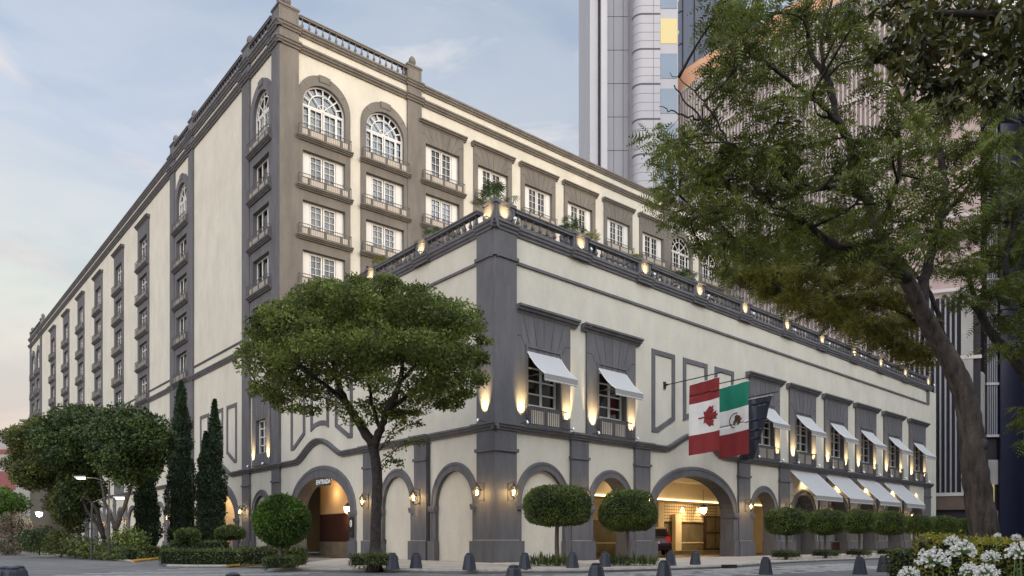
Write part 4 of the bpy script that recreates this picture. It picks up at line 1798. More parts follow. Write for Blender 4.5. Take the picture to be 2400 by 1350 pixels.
# ------------------------------------------------------------------ foliage helpers
rs = np.random.RandomState(11)


def frames(n, rs_, updir=None, k=0.0):
    a = rs_.normal(size=(n, 3))
    if updir is not None:
        a = a * (1 - k) + np.asarray(updir) * k
    a /= np.linalg.norm(a, axis=1)[:, None] + 1e-9
    b = rs_.normal(size=(n, 3))
    b -= a * (a * b).sum(1)[:, None]
    b /= np.linalg.norm(b, axis=1)[:, None] + 1e-9
    return a, b


def leaves(P, L, W, rs_, updir=None, k=0.0, var=.35):
    """pointed leaves, one quad each, axis a, width b"""
    n = len(P)
    a, b = frames(n, rs_, updir, k)
    s = (1 + var * rs_.uniform(-1, 1, n))[:, None]
    V = np.stack([P, P + a * L * .45 * s + b * W * .5 * s, P + a * L * s, P + a * L * .45 * s - b * W * .5 * s], 1)
    F_ = np.arange(n * 4).reshape(n, 4)
    return V.reshape(-1, 3), F_


def ellipsoid_pts(n, c, rad, rs_, shell=.5):
    d = rs_.normal(size=(n, 3))
    d /= np.linalg.norm(d, axis=1)[:, None]
    r_ = rs_.uniform(shell ** 3, 1, n) ** (1 / 3)
    return np.asarray(c) + d * r_[:, None] * np.asarray(rad)


def px(x, y, Y, ):
    """position seen at photo pixel (x, y) at distance Y: used once, to lay out the trees"""
    return Vector(((x - 1200) / 1735 * Y, Y, 1 + (1268 - y) / 1735 * Y))


def curve(pts, n=6):
    pts = [Vector(p) for p in pts]
    out = []
    for i in range(len(pts) - 1):
        p0, p1, p2, p3 = pts[max(i - 1, 0)], pts[i], pts[i + 1], pts[min(i + 2, len(pts) - 1)]
        for k in range(n):
            t = k / n
            out.append(.5 * ((2 * p1) + (-p0 + p2) * t + (2 * p0 - 5 * p1 + 4 * p2 - p3) * t * t + (-p0 + 3 * p1 - 3 * p2 + p3) * t ** 3))
    out.append(pts[-1])
    return out


def limb(m, pts, r0, r1, mat, n=8, jit=.08, sub=5, rg=rnd, wob=0.0):
    c = curve(pts, sub)
    if wob:
        c = [p + Vector((rg.uniform(-wob, wob), rg.uniform(-wob, wob), rg.uniform(-wob, wob))) if 0 < i < len(c) - 1 else p for i, p in enumerate(c)]
    N_ = len(c)
    rr = [r0 + (r1 - r0) * (i / (N_ - 1)) ** (1.0 if r0 > .3 else .8) for i in range(N_)]
    m.tube(c, rr, mat, n, jitter=jit, rg=rg)
    return c


def twigs_to(m, nodes, targets, r0, r1, mat, rg, bend=.25, n=5):
    """from the closest node of the skeleton grow a bent twig to each target"""
    ns = list(nodes)
    for tg in targets:
        tg = Vector(tg)
        best = min(ns, key=lambda q: (q - tg).length + (0.8 if q.z > tg.z else 0))
        d = tg - best
        mid = best + d * .5 + Vector((rg.uniform(-1, 1), rg.uniform(-1, 1), rg.uniform(-.2, .9))) * d.length * bend
        c = limb(m, [best, mid, tg], r0 * min(1.5, .6 + d.length * .3), r1, mat, n, 0, 4, rg)
        ns += [c[len(c) // 2], c[-1]]
    return ns


def crown(name, parent, Vs, Fs, mat, loc, nper=4):
    V = np.concatenate(Vs)
    off = 0
    Fo = []
    for v, f in zip(Vs, Fs):
        Fo.append(f + off)
        off += len(v)
    V = V - np.asarray(loc)
    return np_mesh(name, V, np.concatenate(Fo), [mat], parent=parent, nper=nper)


# ------------------------------------------------------------------ big rounded street tree (left of the corner)
rg = random.Random(21)
YT = 26.6
base = px(878, 1340, YT)
base.z = -.05
t = thing('street_tree', 'large dark green street tree with broad flattened crown and forked trunk before the left gate', 'tree', base)
m = MB()
lc = lambda x, y, d=0: px(x, y, YT + d) - base
trunk = limb(m, [Vector((0, 0, 0)), lc(880, 1250), lc(884, 1150), lc(882, 1090), lc(874, 1045)], .2, .175, 'bark_dark', 14, .07)
m.tube([Vector((0, 0, -.05)), Vector((0, 0, .25)), Vector((0.02, 0, .8))], [.33, .26, .21], 'bark_dark', 14, jitter=.08, rg=rg)
nodes = []
for pts, r0, r1 in (([lc(874, 1045), lc(848, 1000), lc(815, 950, .3), lc(790, 890, .5), lc(775, 810, .4), lc(790, 740)], .2, .06),
                    ([lc(876, 1050), lc(893, 1005, -.3), lc(908, 960, -.6), lc(935, 900, -.8), lc(945, 830, -.8), lc(960, 760, -.6)], .17, .05),
                    ([lc(815, 950, .3), lc(760, 900, -.8), lc(700, 860, -1.4), lc(640, 850, -1.6)], .1, .04),
                    ([lc(790, 890, .5), lc(720, 800, 1.3), lc(660, 780, 1.6), lc(610, 790, 1.2)], .09, .03),
                    ([lc(893, 1005, -.3), lc(870, 940, .6), lc(860, 860, 1.4), lc(850, 780, 1.6)], .09, .03),
                    ([lc(908, 960, -.6), lc(960, 925, .5), lc(1020, 870, 1.2), lc(1070, 850, 1.0)], .09, .03),
                    ([lc(935, 900, -.8), lc(1000, 830, -1.2), lc(1060, 800, -1.4)], .07, .03),
                    ([lc(790, 890, .5), lc(830, 820, -1.4), lc(850, 750, -1.8)], .07, .03)):
    nodes += limb(m, pts, r0, r1, 'bark_dark', 8, .06, 5, rg, .03)
CL = []
rc = np.random.RandomState(5)
sc_ = YT / 1735
tries = 0
while len(CL) < 150 and tries < 9000:
    tries += 1
    u, v, d = rc.uniform(-1, 1), rc.uniform(-1, 1), rc.uniform(-1, 1)
    # dome: wide at the sides, flat base, rounded top
    if abs(u) ** 2.2 + abs(v) ** 2.2 + abs(d) ** 2.2 > 1:
        continue
    x = 857 + u * 266
    y = 818 + v * 156 + abs(u) ** 2 * 25 - (20 if u < -.2 else 0) * (1 - v) * .2
    if v > .55 and abs(u) < .32 and rc.rand() < .75:
        continue
    if v > .1 and rc.rand() < .45:
        continue
    p = px(x, y, YT + d * 3.4)
    if any((p - q[0]).length < .58 for q in CL):
        continue
    CL.append((p, .48 + .42 * rc.rand() ** 1.5, v))
for k in range(46):          # loose outer sprays
    a = rc.uniform(0, 2 * PI)
    CL.append((px(857 + 288 * math.cos(a) * rc.uniform(.93, 1.03), 815 - 160 * math.sin(a) * rc.uniform(.93, 1.05) + abs(math.cos(a)) * 22, YT + rc.uniform(-1.6, 1.6)),
               rc.uniform(.2, .36), -.5))
twigs_to(m, nodes, [c[0] - base for c in CL], .035, .012, 'bark_dark', rg, .2, 5)
# hanging basal shoots on the right of the trunk
shoots = []
for (x1, y1), (x0, y0) in (((985, 992), (900, 1045)), ((950, 985), (898, 1050)), ((995, 1035), (895, 1075)), ((940, 1090), (893, 1095))):
    c = limb(m, [lc(880, y0 + 20), lc((x0 + x1) / 2, (y0 + y1) / 2 - 14, -.3), lc(x1, y1, -.5)], .022, .008, 'bark_dark', 5, 0, 8, rg)
    shoots += c[4:]
m.build('trunk', t, smooth=True)
Vs, Fs = [], []
for p, r_, v in CL:
    n = int(580 * (1.0 if v < .2 else .62) * (r_ / .62) ** 1.5)
    P = ellipsoid_pts(n, p, (r_ * 1.15, r_ * 1.1, r_ * .62), rs, .35)
    V, F_ = leaves(P, .13, .062, rs, (0, 0, .2), .2)
    Vs.append(V)
    Fs.append(F_)
P = np.array([list(q + base) for q in shoots for _ in range(16)]) + rs.normal(size=(len(shoots) * 16, 3)) * .07
V, F_ = leaves(P, .11, .055, rs)
Vs.append(V)
Fs.append(F_)
crown('crown', t, Vs, Fs, 'leaf_tree', base)

# ------------------------------------------------------------------ clipped topiary
def superell(n, rs_, a, b, c, e=3.0):
    """points on a rounded-box surface, half sizes a b c"""
    d = rs_.normal(size=(n, 3))
    k = (np.abs(d[:, 0]) ** e + np.abs(d[:, 1]) ** e + np.abs(d[:, 2]) ** e) ** (1 / e)
    d = d / k[:, None]
    return d * np.array([a, b, c])


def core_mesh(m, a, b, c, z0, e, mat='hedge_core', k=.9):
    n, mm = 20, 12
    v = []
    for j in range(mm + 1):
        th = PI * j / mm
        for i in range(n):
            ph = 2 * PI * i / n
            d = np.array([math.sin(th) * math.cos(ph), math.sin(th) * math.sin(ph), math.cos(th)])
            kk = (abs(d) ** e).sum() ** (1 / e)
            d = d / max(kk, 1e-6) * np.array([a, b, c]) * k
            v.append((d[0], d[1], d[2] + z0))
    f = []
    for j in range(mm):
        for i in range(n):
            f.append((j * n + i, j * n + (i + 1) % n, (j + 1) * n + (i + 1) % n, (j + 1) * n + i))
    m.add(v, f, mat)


def topiary(base, label, a, c, zc, e, n, mat, group=None, stems=1, L=.085, W=.04, flatbottom=.0, trunkr=.07, seed=1, dome=False):
    r_ = np.random.RandomState(seed)
    rg = random.Random(seed)
    t = thing('clipped_tree', label, 'clipped tree', base, 0, group)
    m = MB()
    if stems == 1:
        limb(m, [(0, 0, 0), (rg.uniform(-.05, .05), 0, zc * .4), (0, 0, zc)], trunkr, trunkr * .8, 'bark_grey', 9, .06, 6, rg)
    else:
        for k in range(stems):
            a_ = 2 * PI * k / stems + .4
            limb(m, [(.03 * math.cos(a_), .03 * math.sin(a_), 0), (.08 * math.cos(a_), .05 * math.sin(a_), .45),
                     (.4 * math.cos(a_), .3 * math.sin(a_), zc * .62), (.5 * math.cos(a_), .4 * math.sin(a_), zc)], trunkr, trunkr * .6, 'bark_grey', 7, .05, 6, rg)
    m.build('trunk', t, smooth=True)
    P = superell(n, r_, a, a, c, e)
    if dome:      # flat or slightly hollow underside, domed top
        low = P[:, 2] < 0
        P[low, 2] *= .55
    nrm_ = P / np.linalg.norm(P, axis=1)[:, None]
    lump = 1 + .045 * np.sin(P[:, 0] * 5 + seed) * np.cos(P[:, 1] * 4) + .02 * np.sin(P[:, 2] * 9)
    P = P * lump[:, None] * (r_.uniform(.92, 1.02, n) + (r_.uniform(0, 1, n) > .965) * r_.uniform(.02, .09, n))[:, None]
    P[:, 2] += zc
    aa, bb = frames(n, r_)
    aa = aa * .75 + nrm_ * .5 + np.array([0, 0, -.15])
    aa /= np.linalg.norm(aa, axis=1)[:, None]
    s = r_.uniform(.7, 1.3, n)[:, None]
    V = np.stack([P, P + aa * L * .45 * s + bb * W * .5 * s, P + aa * L * s, P + aa * L * .45 * s - bb * W * .5 * s], 1).reshape(-1, 3)
    Fq = np.arange(n * 4).reshape(n, 4)
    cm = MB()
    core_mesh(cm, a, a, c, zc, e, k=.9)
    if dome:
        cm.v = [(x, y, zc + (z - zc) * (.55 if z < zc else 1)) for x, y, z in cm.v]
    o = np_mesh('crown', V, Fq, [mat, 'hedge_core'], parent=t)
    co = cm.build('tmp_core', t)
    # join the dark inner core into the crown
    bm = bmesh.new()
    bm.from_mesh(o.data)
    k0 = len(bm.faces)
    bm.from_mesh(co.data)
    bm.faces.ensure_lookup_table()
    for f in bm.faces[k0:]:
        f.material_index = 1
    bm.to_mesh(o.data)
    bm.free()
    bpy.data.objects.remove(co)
    return t


def hedge(x0, x1, y0, y1, h, base, rotz, label, name='hedge', cat='hedge', mat='leaf_hedge', dens=260, seed=3, group=None, L=.07, legs=False, e=.0):
    r_ = np.random.RandomState(seed)
    t = thing(name, label, cat, base, rotz, group)
    lx, ly = x1 - x0, y1 - y0
    zb = .12 if legs else 0
    A = [lx * ly, lx * (h - zb), lx * (h - zb), ly * (h - zb), ly * (h - zb)]
    n = int(sum(A) * dens)
    Ps = []
    for k, a_ in enumerate(A):
        q = int(n * a_ / sum(A))
        u, v = r_.uniform(0, 1, q), r_.uniform(0, 1, q)
        o = np.zeros((q, 3))
        if k == 0:
            o = np.stack([x0 + u * lx, y0 + v * ly, np.full(q, h)], 1)
        elif k < 3:
            o = np.stack([x0 + u * lx, np.full(q, y0 if k == 1 else y1), zb + v * (h - zb)], 1)
        else:
            o = np.stack([np.full(q, x0 if k == 3 else x1), y0 + u * ly, zb + v * (h - zb)], 1)
        Ps.append(o)
    P = np.concatenate(Ps)
    P += r_.normal(size=P.shape) * .035
    P += (.04 * np.sin(P[:, :1] * 3.1 + seed) * np.cos(P[:, 1:2] * 2.3)) * np.array([[.3, .3, 1]])
    V, F_ = leaves(P, L, L * .5, r_, (0, 0, .4), .3)
    o = np_mesh('foliage', V, F_, [mat, 'hedge_core'], parent=t)
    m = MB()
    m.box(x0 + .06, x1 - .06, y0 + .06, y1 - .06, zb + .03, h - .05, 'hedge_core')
    if legs:
        for k in range(7):
            x = x0 + .1 + (lx - .2) * k / 6
            m.tube([(x, y0 + .12 + (ly - .24) * (k % 3) / 2, 0), (x + .03, (y0 + y1) / 2, .3)], .015, 'bark_grey', 4)
    m.build('inner_stems', t)
    return t


topiary((-8.45, 27.2, 0), 'round clipped tree with three stems left of the ENTRADA gate', .95, .9, 1.74, 2.1, 15000, 'leaf_topiary', stems=3, L=.12, W=.04, seed=2, trunkr=.06)
topiary((1.84, 30.0, 0), 'wide drum shaped clipped tree right of the corner pier, nearest of the flat topped trees', 1.3, .78, 2.42, 3.2, 17000, 'leaf_topiary_dark', L=.075, W=.04, seed=3, group='clipped trees along the pavement', trunkr=.1)
topiary((4.75, 30.4, 0), 'dome shaped clipped tree in front of the pilaster left of the carriage arch', 1.15, 1.05, 2.02, 2.4, 17000, 'leaf_topiary_dark', L=.075, W=.04, seed=4, group='clipped trees along the pavement', dome=True, trunkr=.075)
ROW = [(1842, 48, 1192, 1251, 16.7, 6.3), (1935, 43, 1196, 1251, 20.2, 6.3), (2013, 37, 1197, 1248, 24.2, 6.3), (2083, 38, 1200, 1252, 28.3, 6.3),
       (2150, 33, 1209, 1250, 32.6, 6.3), (2207, 32, 1210, 1252, 37.0, 6.3), (2256, 24, 1217, 1252, 42.3, 6.3)]
LBR = ['the first oval clipped tree right of the carriage arch', 'second oval clipped tree right of the carriage arch',
       'third oval clipped tree right of the carriage arch', 'fourth oval clipped tree right of the carriage arch',
       'fifth oval clipped tree right of the carriage arch, under the last big awning', 'oval clipped tree before the end of the wing',
       'last and smallest oval clipped tree, half behind the big leaning trunk']
for i, ((pxc, hw, yt, yb, s, o_), lab) in enumerate(zip(ROW, LBR)):
    k = (pxc - 1200) / 1735
    P0 = FR.w(0, -o_, 0)
    s = (k * P0.y - P0.x) / (DR.x - k * DR.y)
    b = FR.w(s, -o_, 0)
    sc2 = b.y / 1735
    zc = 1 + (1268 - (yt + yb) / 2) * sc2
    topiary(b, lab, hw * sc2 * .93, (yb - yt) / 2 * sc2, zc, 2.9, 9000, 'leaf_topiary_dark', L=.095, W=.05, seed=20 + i,
            group='clipped trees along the pavement', trunkr=.085)
    if i < 5:
        hedge(-.75, .75, -.5, .5, .42, b, ANG_R, 'low box shrub at the foot of the ' + ['first', 'second', 'third', 'fourth', 'fifth'][i] + ' oval clipped tree', 'box_shrub', 'shrub', dens=420, seed=40 + i, group='box shrubs under the clipped trees', legs=True)
hedge(-.5, .5, -.45, .45, .42, (-8.4, 26.95, 0), .1, 'square box shrub under the round clipped tree', 'box_shrub', 'shrub', dens=700, seed=50, mat='leaf_hedge', L=.06)
hedge(-.42, .2, -.45, .45, .48, (-5.25, 26.5, 0), -.2, 'box shrub left of the big tree trunk', 'box_shrub', 'shrub', dens=600, seed=51, L=.07, legs=True)
hedge(-.2, .62, -.45, .45, .5, (-4.85, 26.3, 0), -.2, 'box shrub right of the big tree trunk', 'box_shrub', 'shrub', dens=600, seed=52, L=.07, legs=True)


def tuft(base, label, n, h, spread, mat, name='shrub', cat='shrub', seed=1, L=.4, W=.05, group=None):
    r_ = np.random.RandomState(seed)
    t = thing(name, label, cat, base, 0, group)
    P = np.stack([r_.uniform(-spread, spread, n), r_.uniform(-.3, .3, n), np.abs(r_.normal(size=n)) * h * .25], 1)
    V, F_ = leaves(P, L, W, r_, (0, 0, 1.6), .6, .4)
    np_mesh('foliage', V, F_, [mat], parent=t)
    m = MB()
    for k in range(6):
        x = -spread + 2 * spread * k / 5
        m.tube([(x, 0, 0), (x * 1.1, 0, h * .6)], .012, 'stem', 4)
    m.build('stems', t)
    return t


tuft((1.55, 29.6, 0), 'spiky low plants at the foot of the drum shaped clipped tree', 420, .4, .85, 'leaf_hedge', seed=4, L=.32)
tuft((4.75, 30.0, 0), 'spiky low plants at the foot of the dome shaped clipped tree', 520, .4, 1.1, 'leaf_hedge', seed=5, L=.32)


# ------------------------------------------------------------------ cypress columns
def cypress(base, h, r0, label, seed, n=12000, twin=None):
    r_ = np.random.RandomState(seed)
    t = thing('cypress', label, 'cypress tree', base, 0, 'cypress columns')
    m = MB()
    m.tube([(0, 0, 0), (0, 0, h * .8)], [.14, .03], 'bark_dark', 7)
    m.build('trunk', t)
    Vs, Fs, cores = [], [], MB()
    for cx, hh, rr in [(0, h, r0)] + (twin or []):
        z = r_.uniform(0, 1, n) ** 1.05
        prof = np.interp(z, [0, .05, .12, .45, .75, .92, 1], [.45, .8, 1.0, .9, .6, .26, .03]) * rr
        prof = prof * (1 + .13 * np.sin(z * hh * 2.3 + seed + 2.5 * np.sin(z * 9)) + .08 * np.sin(z * hh * 5.1))
        ph = r_.uniform(0, 2 * PI, n)
        prof = prof * (1 + .16 * np.sin(ph * 3 + z * hh * 1.7 + seed))
        q = prof * r_.uniform(.8, 1.03, n)
        P = np.stack([cx + q * np.cos(ph), q * np.sin(ph), .25 + z * (hh - .25)], 1)
        V, F_ = leaves(P, .17, .075, r_, (0, 0, 1.3), .5)
        Vs.append(V)
        Fs.append(F_)
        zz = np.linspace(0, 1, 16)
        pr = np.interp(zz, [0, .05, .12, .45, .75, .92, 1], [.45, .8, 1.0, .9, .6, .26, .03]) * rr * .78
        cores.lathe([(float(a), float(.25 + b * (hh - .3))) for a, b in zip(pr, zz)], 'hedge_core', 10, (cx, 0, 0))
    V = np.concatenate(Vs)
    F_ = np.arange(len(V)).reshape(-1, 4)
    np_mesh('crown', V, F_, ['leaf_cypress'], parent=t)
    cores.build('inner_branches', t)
    return t


def gpt(x, Y):
    return ((x - 1200) / 1735 * Y, Y, 0)


cypress(gpt(344, 51), 8.1, .8, 'short dark cypress column, leftmost, beside the leafy tree', 3)
cypress(gpt(425, 52.5), 12.3, .95, 'tallest dark cypress column with pointed tip', 4, 15000)
cypress(gpt(503, 50), 10.5, .7, 'double stemmed dark cypress right of the tallest one', 5, 11000, twin=[(-.6, 8.3, .66)])

# hedges of the island
hedge(-1.5, 2.2, -.6, .55, .60, (-14.0, 33.1, -.02), -.06, 'long low clipped box hedge on the kerb of the island', dens=420, seed=61, L=.085)
hedge(-1.4, 1.25, -.5, .5, .95, (-15.3, 36.5, 0.0), -.02, 'taller clipped hedge behind the long low one', dens=380, seed=62, L=.085)
topiary((-15.9, 36.3, .0), 'small mushroom shaped clipped bush above the hedge', .55, .36, 1.25, 2.6, 3500, 'leaf_topiary_dark', seed=63)
topiary((-13.55, 35.6, .0), 'small umbrella shaped clipped tree at the hedge end with forked stem', .66, .42, 1.32, 2.4, 4500, 'leaf_topiary_dark', seed=64, stems=2, trunkr=.045, dome=True)
hedge(-2.0, 1.6, -.4, .4, .6, (-13.3, 41.5, 0), -.2, 'loose low hedge before the wall left of the round clipped tree', dens=260, seed=65, L=.12)
hedge(-1.4, 1.2, -.4, .5, .62, (-9.9, 31.0, 0.0), -.2, 'loose low hedge behind the round clipped tree', dens=300, seed=66, L=.12)
hedge(-4.0, 3.6, -.4, .4, .62, (-22.2, 45.8, 0), -.25, 'low hedge line in front of the cypress columns', dens=240, seed=67, L=.12)
hedge(-5.5, 4.8, -.3, .3, .55, (-23.8, 43.6, 0.0), -.82, 'ragged low kerbside hedge under the leafy trees', dens=240, seed=68, L=.12)


# ------------------------------------------------------------------ leafy trees of the left street
def leafy(base, stems, blobs, label, mat, seed, n=620, L=.2, r0=.16, cat='tree'):
    """stems: lists of world points; blobs: (world point, radius)"""
    rg = random.Random(seed)
    r_ = np.random.RandomState(seed)
    base = Vector(base)
    t = thing('leafy_tree', label, cat, base, 0, 'leafy trees of the left street')
    m = MB()
    nodes = []
    for st in stems:
        nodes += limb(m, [Vector(p) - base for p in st], r0, r0 * .35, 'bark_dark', 8, .08, 5, rg, .03)
    twigs_to(m, nodes, [b[0] - base for b in blobs], .045, .015, 'bark_dark', rg)
    m.build('trunk', t, smooth=True)
    Vs, Fs = [], []
    for p, rr in blobs:
        P = ellipsoid_pts(int(n * rr * rr / .6), p, (rr * 1.15, rr * 1.1, rr * .8), r_, .45)
        V, F_ = leaves(P, L, L * .5, r_, (0, 0, .3), .2)
        Vs.append(V)
        Fs.append(F_)
    crown('crown', t, Vs, Fs, mat, base)
    return t


def blobs_in(cx, cy, rx, ry, Y, dY, n, seed, rmin=.7, rmax=1.1, keep=None):
    r_ = np.random.RandomState(seed)
    out = []
    k = 0
    while len(out) < n and k < 5000:
        k += 1
        u, v, d = r_.uniform(-1, 1, 3)
        if u * u + v * v + d * d > 1:
            continue
        p = px(cx + u * rx, cy + v * ry, Y + d * dY)
        if keep and not keep(cx + u * rx, cy + v * ry):
            continue
        if any((p - q[0]).length < .75 for q in out):
            continue
        out.append((p, r_.uniform(rmin, rmax)))
    return out


Y1 = 47
leafy(gpt(165, Y1 + 5), [[Vector(gpt(165, Y1 + 5)), px(158, 1220, Y1 + 4), px(130, 1150, Y1 + 4), px(100, 1090, Y1 + 4)],
                        [px(160, 1230, Y1 + 4), px(178, 1160, Y1 + 4), px(190, 1100, Y1 + 4)]],
      blobs_in(92, 1062, 66, 84, Y1 + 4, 2.2, 34, 1, .7, 1.0) + blobs_in(165, 1180, 40, 60, Y1 + 3, 1.3, 14, 2, .6, .9),
      'yellowish leafy tree at the far left of the street front', 'leaf_autumn', 31)
leafy(gpt(240, Y1), [[Vector(gpt(250, Y1)), px(240, 1250, Y1), px(205, 1195, Y1), px(185, 1140, Y1), px(175, 1090, Y1)],
                     [px(243, 1262, Y1), px(228, 1200, Y1 - .5), px(205, 1165, Y1 - .5), px(192, 1125, Y1 - .5)]],
      blobs_in(175, 1030, 78, 72, Y1, 2.4, 40, 3, .7, 1.05) + blobs_in(190, 1150, 50, 60, Y1 + 1, 1.6, 16, 13, .6, .9), 'dense dark green leafy tree in the middle with leaning pale stems', 'leaf_dense', 32)
leafy(gpt(272, 43.5), [[Vector(gpt(273, 43.5)), px(270, 1240, 43.5), px(248, 1180, 43.5), px(236, 1110, 43.5)],
                       [px(271, 1243, 43.5), px(290, 1190, 43.5), px(318, 1110, 43.5), px(335, 1060, 43.5)]],
      blobs_in(305, 1045, 84, 76, 44, 2.3, 48, 5, .65, 1.0), 'dark leafy tree right of the middle one with V shaped trunk', 'leaf_dense', 33)
# bushes below
for i, (x, y, rx, ry, Y, mt, lab) in enumerate((
        (25, 1238, 42, 40, 60, 'leaf_dry', 'greyish dry bush at the left edge'),
        (92, 1262, 40, 22, 52, 'leaf_dense', 'dark green bush beside the dry bush on the left'),
        (145, 1272, 34, 16, 49, 'leaf_autumn', 'yellow green low bush under the leftmost leafy tree'),
        (30, 1278, 40, 18, 58, 'leaf_dry', 'low dry scrub along the left kerb'),
        (200, 1282, 30, 12, 46, 'leaf_hedge', 'low bush under the middle leafy tree'),
        (296, 1266, 26, 16, 43, 'leaf_topiary_dark', 'rounded green bush between V shaped trunk and short cypress'))):
    leafy(gpt(x, Y), [[Vector(gpt(x, Y)), px(x + 3, y, Y)]], blobs_in(x, y, rx, ry, Y, 1.4, 14, 70 + i, .5, .75), lab, mt, 80 + i, n=300, L=.17, r0=.05, cat='bush')
# scrub filling the bed
m = MB()
r_ = np.random.RandomState(9)
n = 9000
tt = r_.uniform(0, 1, n)
kx = np.interp(tt, [0, .55, .8, 1], [-57, -28.2, -24.2, -20.3]) - r_.uniform(.2, 2.6, n)
ky = np.interp(tt, [0, .55, .8, 1], [84.8, 49.9, 45.2, 40.4]) + r_.uniform(.2, 2.6, n)
P = np.stack([kx, ky, np.abs(r_.normal(size=n)) * .28], 1)
V, F_ = leaves(P, .2, .08, r_, (0, 0, .8), .4)
o = np_mesh('ground_cover', V, F_, ['leaf_hedge'])
tag(o, 'low ground cover plants filling the bed along the left kerb', kind='stuff')

# ------------------------------------------------------------------ feathery trees on the right
def fronds(P, L, W, r_, K=7, updir=(0, 0, -.25), bias=None):
    n = len(P)
    a, b = frames(n, r_)
    a = a * .8 + np.asarray(updir)
    a[:, 2] *= .55
    if bias is not None:
        a = a + bias
    a /= np.linalg.norm(a, axis=1)[:, None]
    b = b - a * (a * b).sum(1)[:, None]
    b /= np.linalg.norm(b, axis=1)[:, None] + 1e-9
    s = r_.uniform(.6, 1.3, n)[:, None]
    out = []
    for j in range(K):
        t = (j + .6) / K
        w = W * math.sin(PI * (t * .85 + .12))
        droop = np.array([0, 0, -.25 * L * t * t])
        q = P + a * L * t * s + droop
        for sg in (-1, 1):
            tip = q + b * (sg * w) * s + a * w * .45 * s
            out.append(np.stack([q - a * .016, q + a * .02, tip], 1))
    V = np.stack(out, 1).reshape(-1, 3)
    return V, np.arange(len(V)).reshape(-1, 3)


def feather_tree(base, limbs, blobs, label, seed, mat='leaf_feather', dens=190, L=.36, W=.085, bark='bark_grey', trunk=None, name='feathery_tree', r_twig=.035, dlow=1.0, zlow=0):
    rg = random.Random(seed)
    r_ = np.random.RandomState(seed)
    base = Vector(base)
    t = thing(name, label, 'tree', base)
    m = MB()
    nodes = []
    for pts, r0, r1, mt in limbs:
        nodes += limb(m, [Vector(p) - base for p in pts], r0, r1, mt, 16 if r0 > .15 else 7, .045, 7, rg, .025 if r0 < .2 else .01)
    ns = twigs_to(m, nodes, [b[0] - base for b in blobs if b[1] > .01], r_twig, .009, 'bark_dark', rg, .28, 5)
    for b in blobs:      # bare twiglets
        if b[1] <= .8:
            p = b[0] - base
            for q in range(3):
                d = Vector((rg.uniform(-1, 1), rg.uniform(-.6, .6), rg.uniform(-.2, 1))) * .55
                m.tube([p, p + d * .5 + Vector((0, 0, rg.uniform(-.1, .1))), p + d], [.009, .006, .003], 'bark_dark', 4)
    m.build('trunk', t, smooth=True)
    Vs, Fs = [], []
    for p, rr in blobs:
        n = int(dens * rr * rr * 3 * (dlow if p.z < zlow else 1))
        if n < 1:
            continue
        P = ellipsoid_pts(n, p, (rr * 1.1, rr * 1.1, rr * .55), r_, .2)
        V, F_ = fronds(P, L, W, r_)
        Vs.append(V)
        Fs.append(F_)
    crown('crown', t, Vs, Fs, mat, base, 3)
    return t


YB = 15.6


def pb(x, y, d=0.0):
    return px(x, y, YB + d)


rb = np.random.RandomState(77)
CLP = []
for (x, y, r_px) in [
        (1675, 75, 34), (1700, 20, 38), (1745, 40, 45), (1800, 25, 45), (1850, 70, 40), (1672, 165, 34), (1720, 115, 40), (1775, 105, 45),
        (1690, 215, 35), (1745, 200, 40), (1800, 170, 38), (1860, 145, 35), (1900, 20, 35), (1950, 55, 45), (2005, 95, 40), (1985, 20, 35), (1840, 230, 32),
        (1905, 215, 30), (1960, 160, 30), (2020, 45, 35), (1775, 265, 35), (1850, 285, 32), (1960, 270, 28), (2050, 200, 32), (2035, 130, 30), (2090, 240, 30),
        (1535, 325, 28), (1560, 365, 36), (1610, 335, 38), (1655, 300, 32), (1665, 365, 42), (1720, 340, 38), (1600, 415, 42), (1550, 455, 32), (1655, 440, 42),
        (1710, 410, 42), (1770, 360, 38), (1765, 430, 42), (1700, 485, 42), (1640, 505, 40), (1590, 520, 28), (1820, 400, 40), (1830, 335, 35), (1820, 470, 42),
        (1760, 505, 42), (1880, 350, 38), (1880, 430, 40), (1940, 330, 35), (1950, 400, 40), (2010, 350, 38), (2015, 430, 40), (2070, 310, 38), (2080, 390, 42),
        (2140, 340, 40), (2130, 280, 35), (2150, 420, 42), (2200, 300, 38), (2215, 370, 42), (2210, 460, 40), (2270, 330, 38), (2290, 400, 42), (2340, 340, 40),
        (2360, 420, 42), (1880, 510, 42), (1950, 490, 42), (2020, 510, 42), (2080, 470, 42), (2140, 520, 42), (1700, 560, 36), (1640, 575, 28), (1770, 580, 42),
        (1840, 570, 42), (1910, 580, 42), (1980, 580, 42), (2050, 570, 42), (1700, 625, 26), (2110, 590, 40), (2190, 560, 40)]:
    d = rb.uniform(-2.4, 1.6)
    Yq = YB + d
    CLP.append((px(x + rb.uniform(-8, 8), y + rb.uniform(-8, 8), Yq), r_px / 1735 * Yq * 1.2))
base = px(2330, 1376, YB)
base.z = -.1
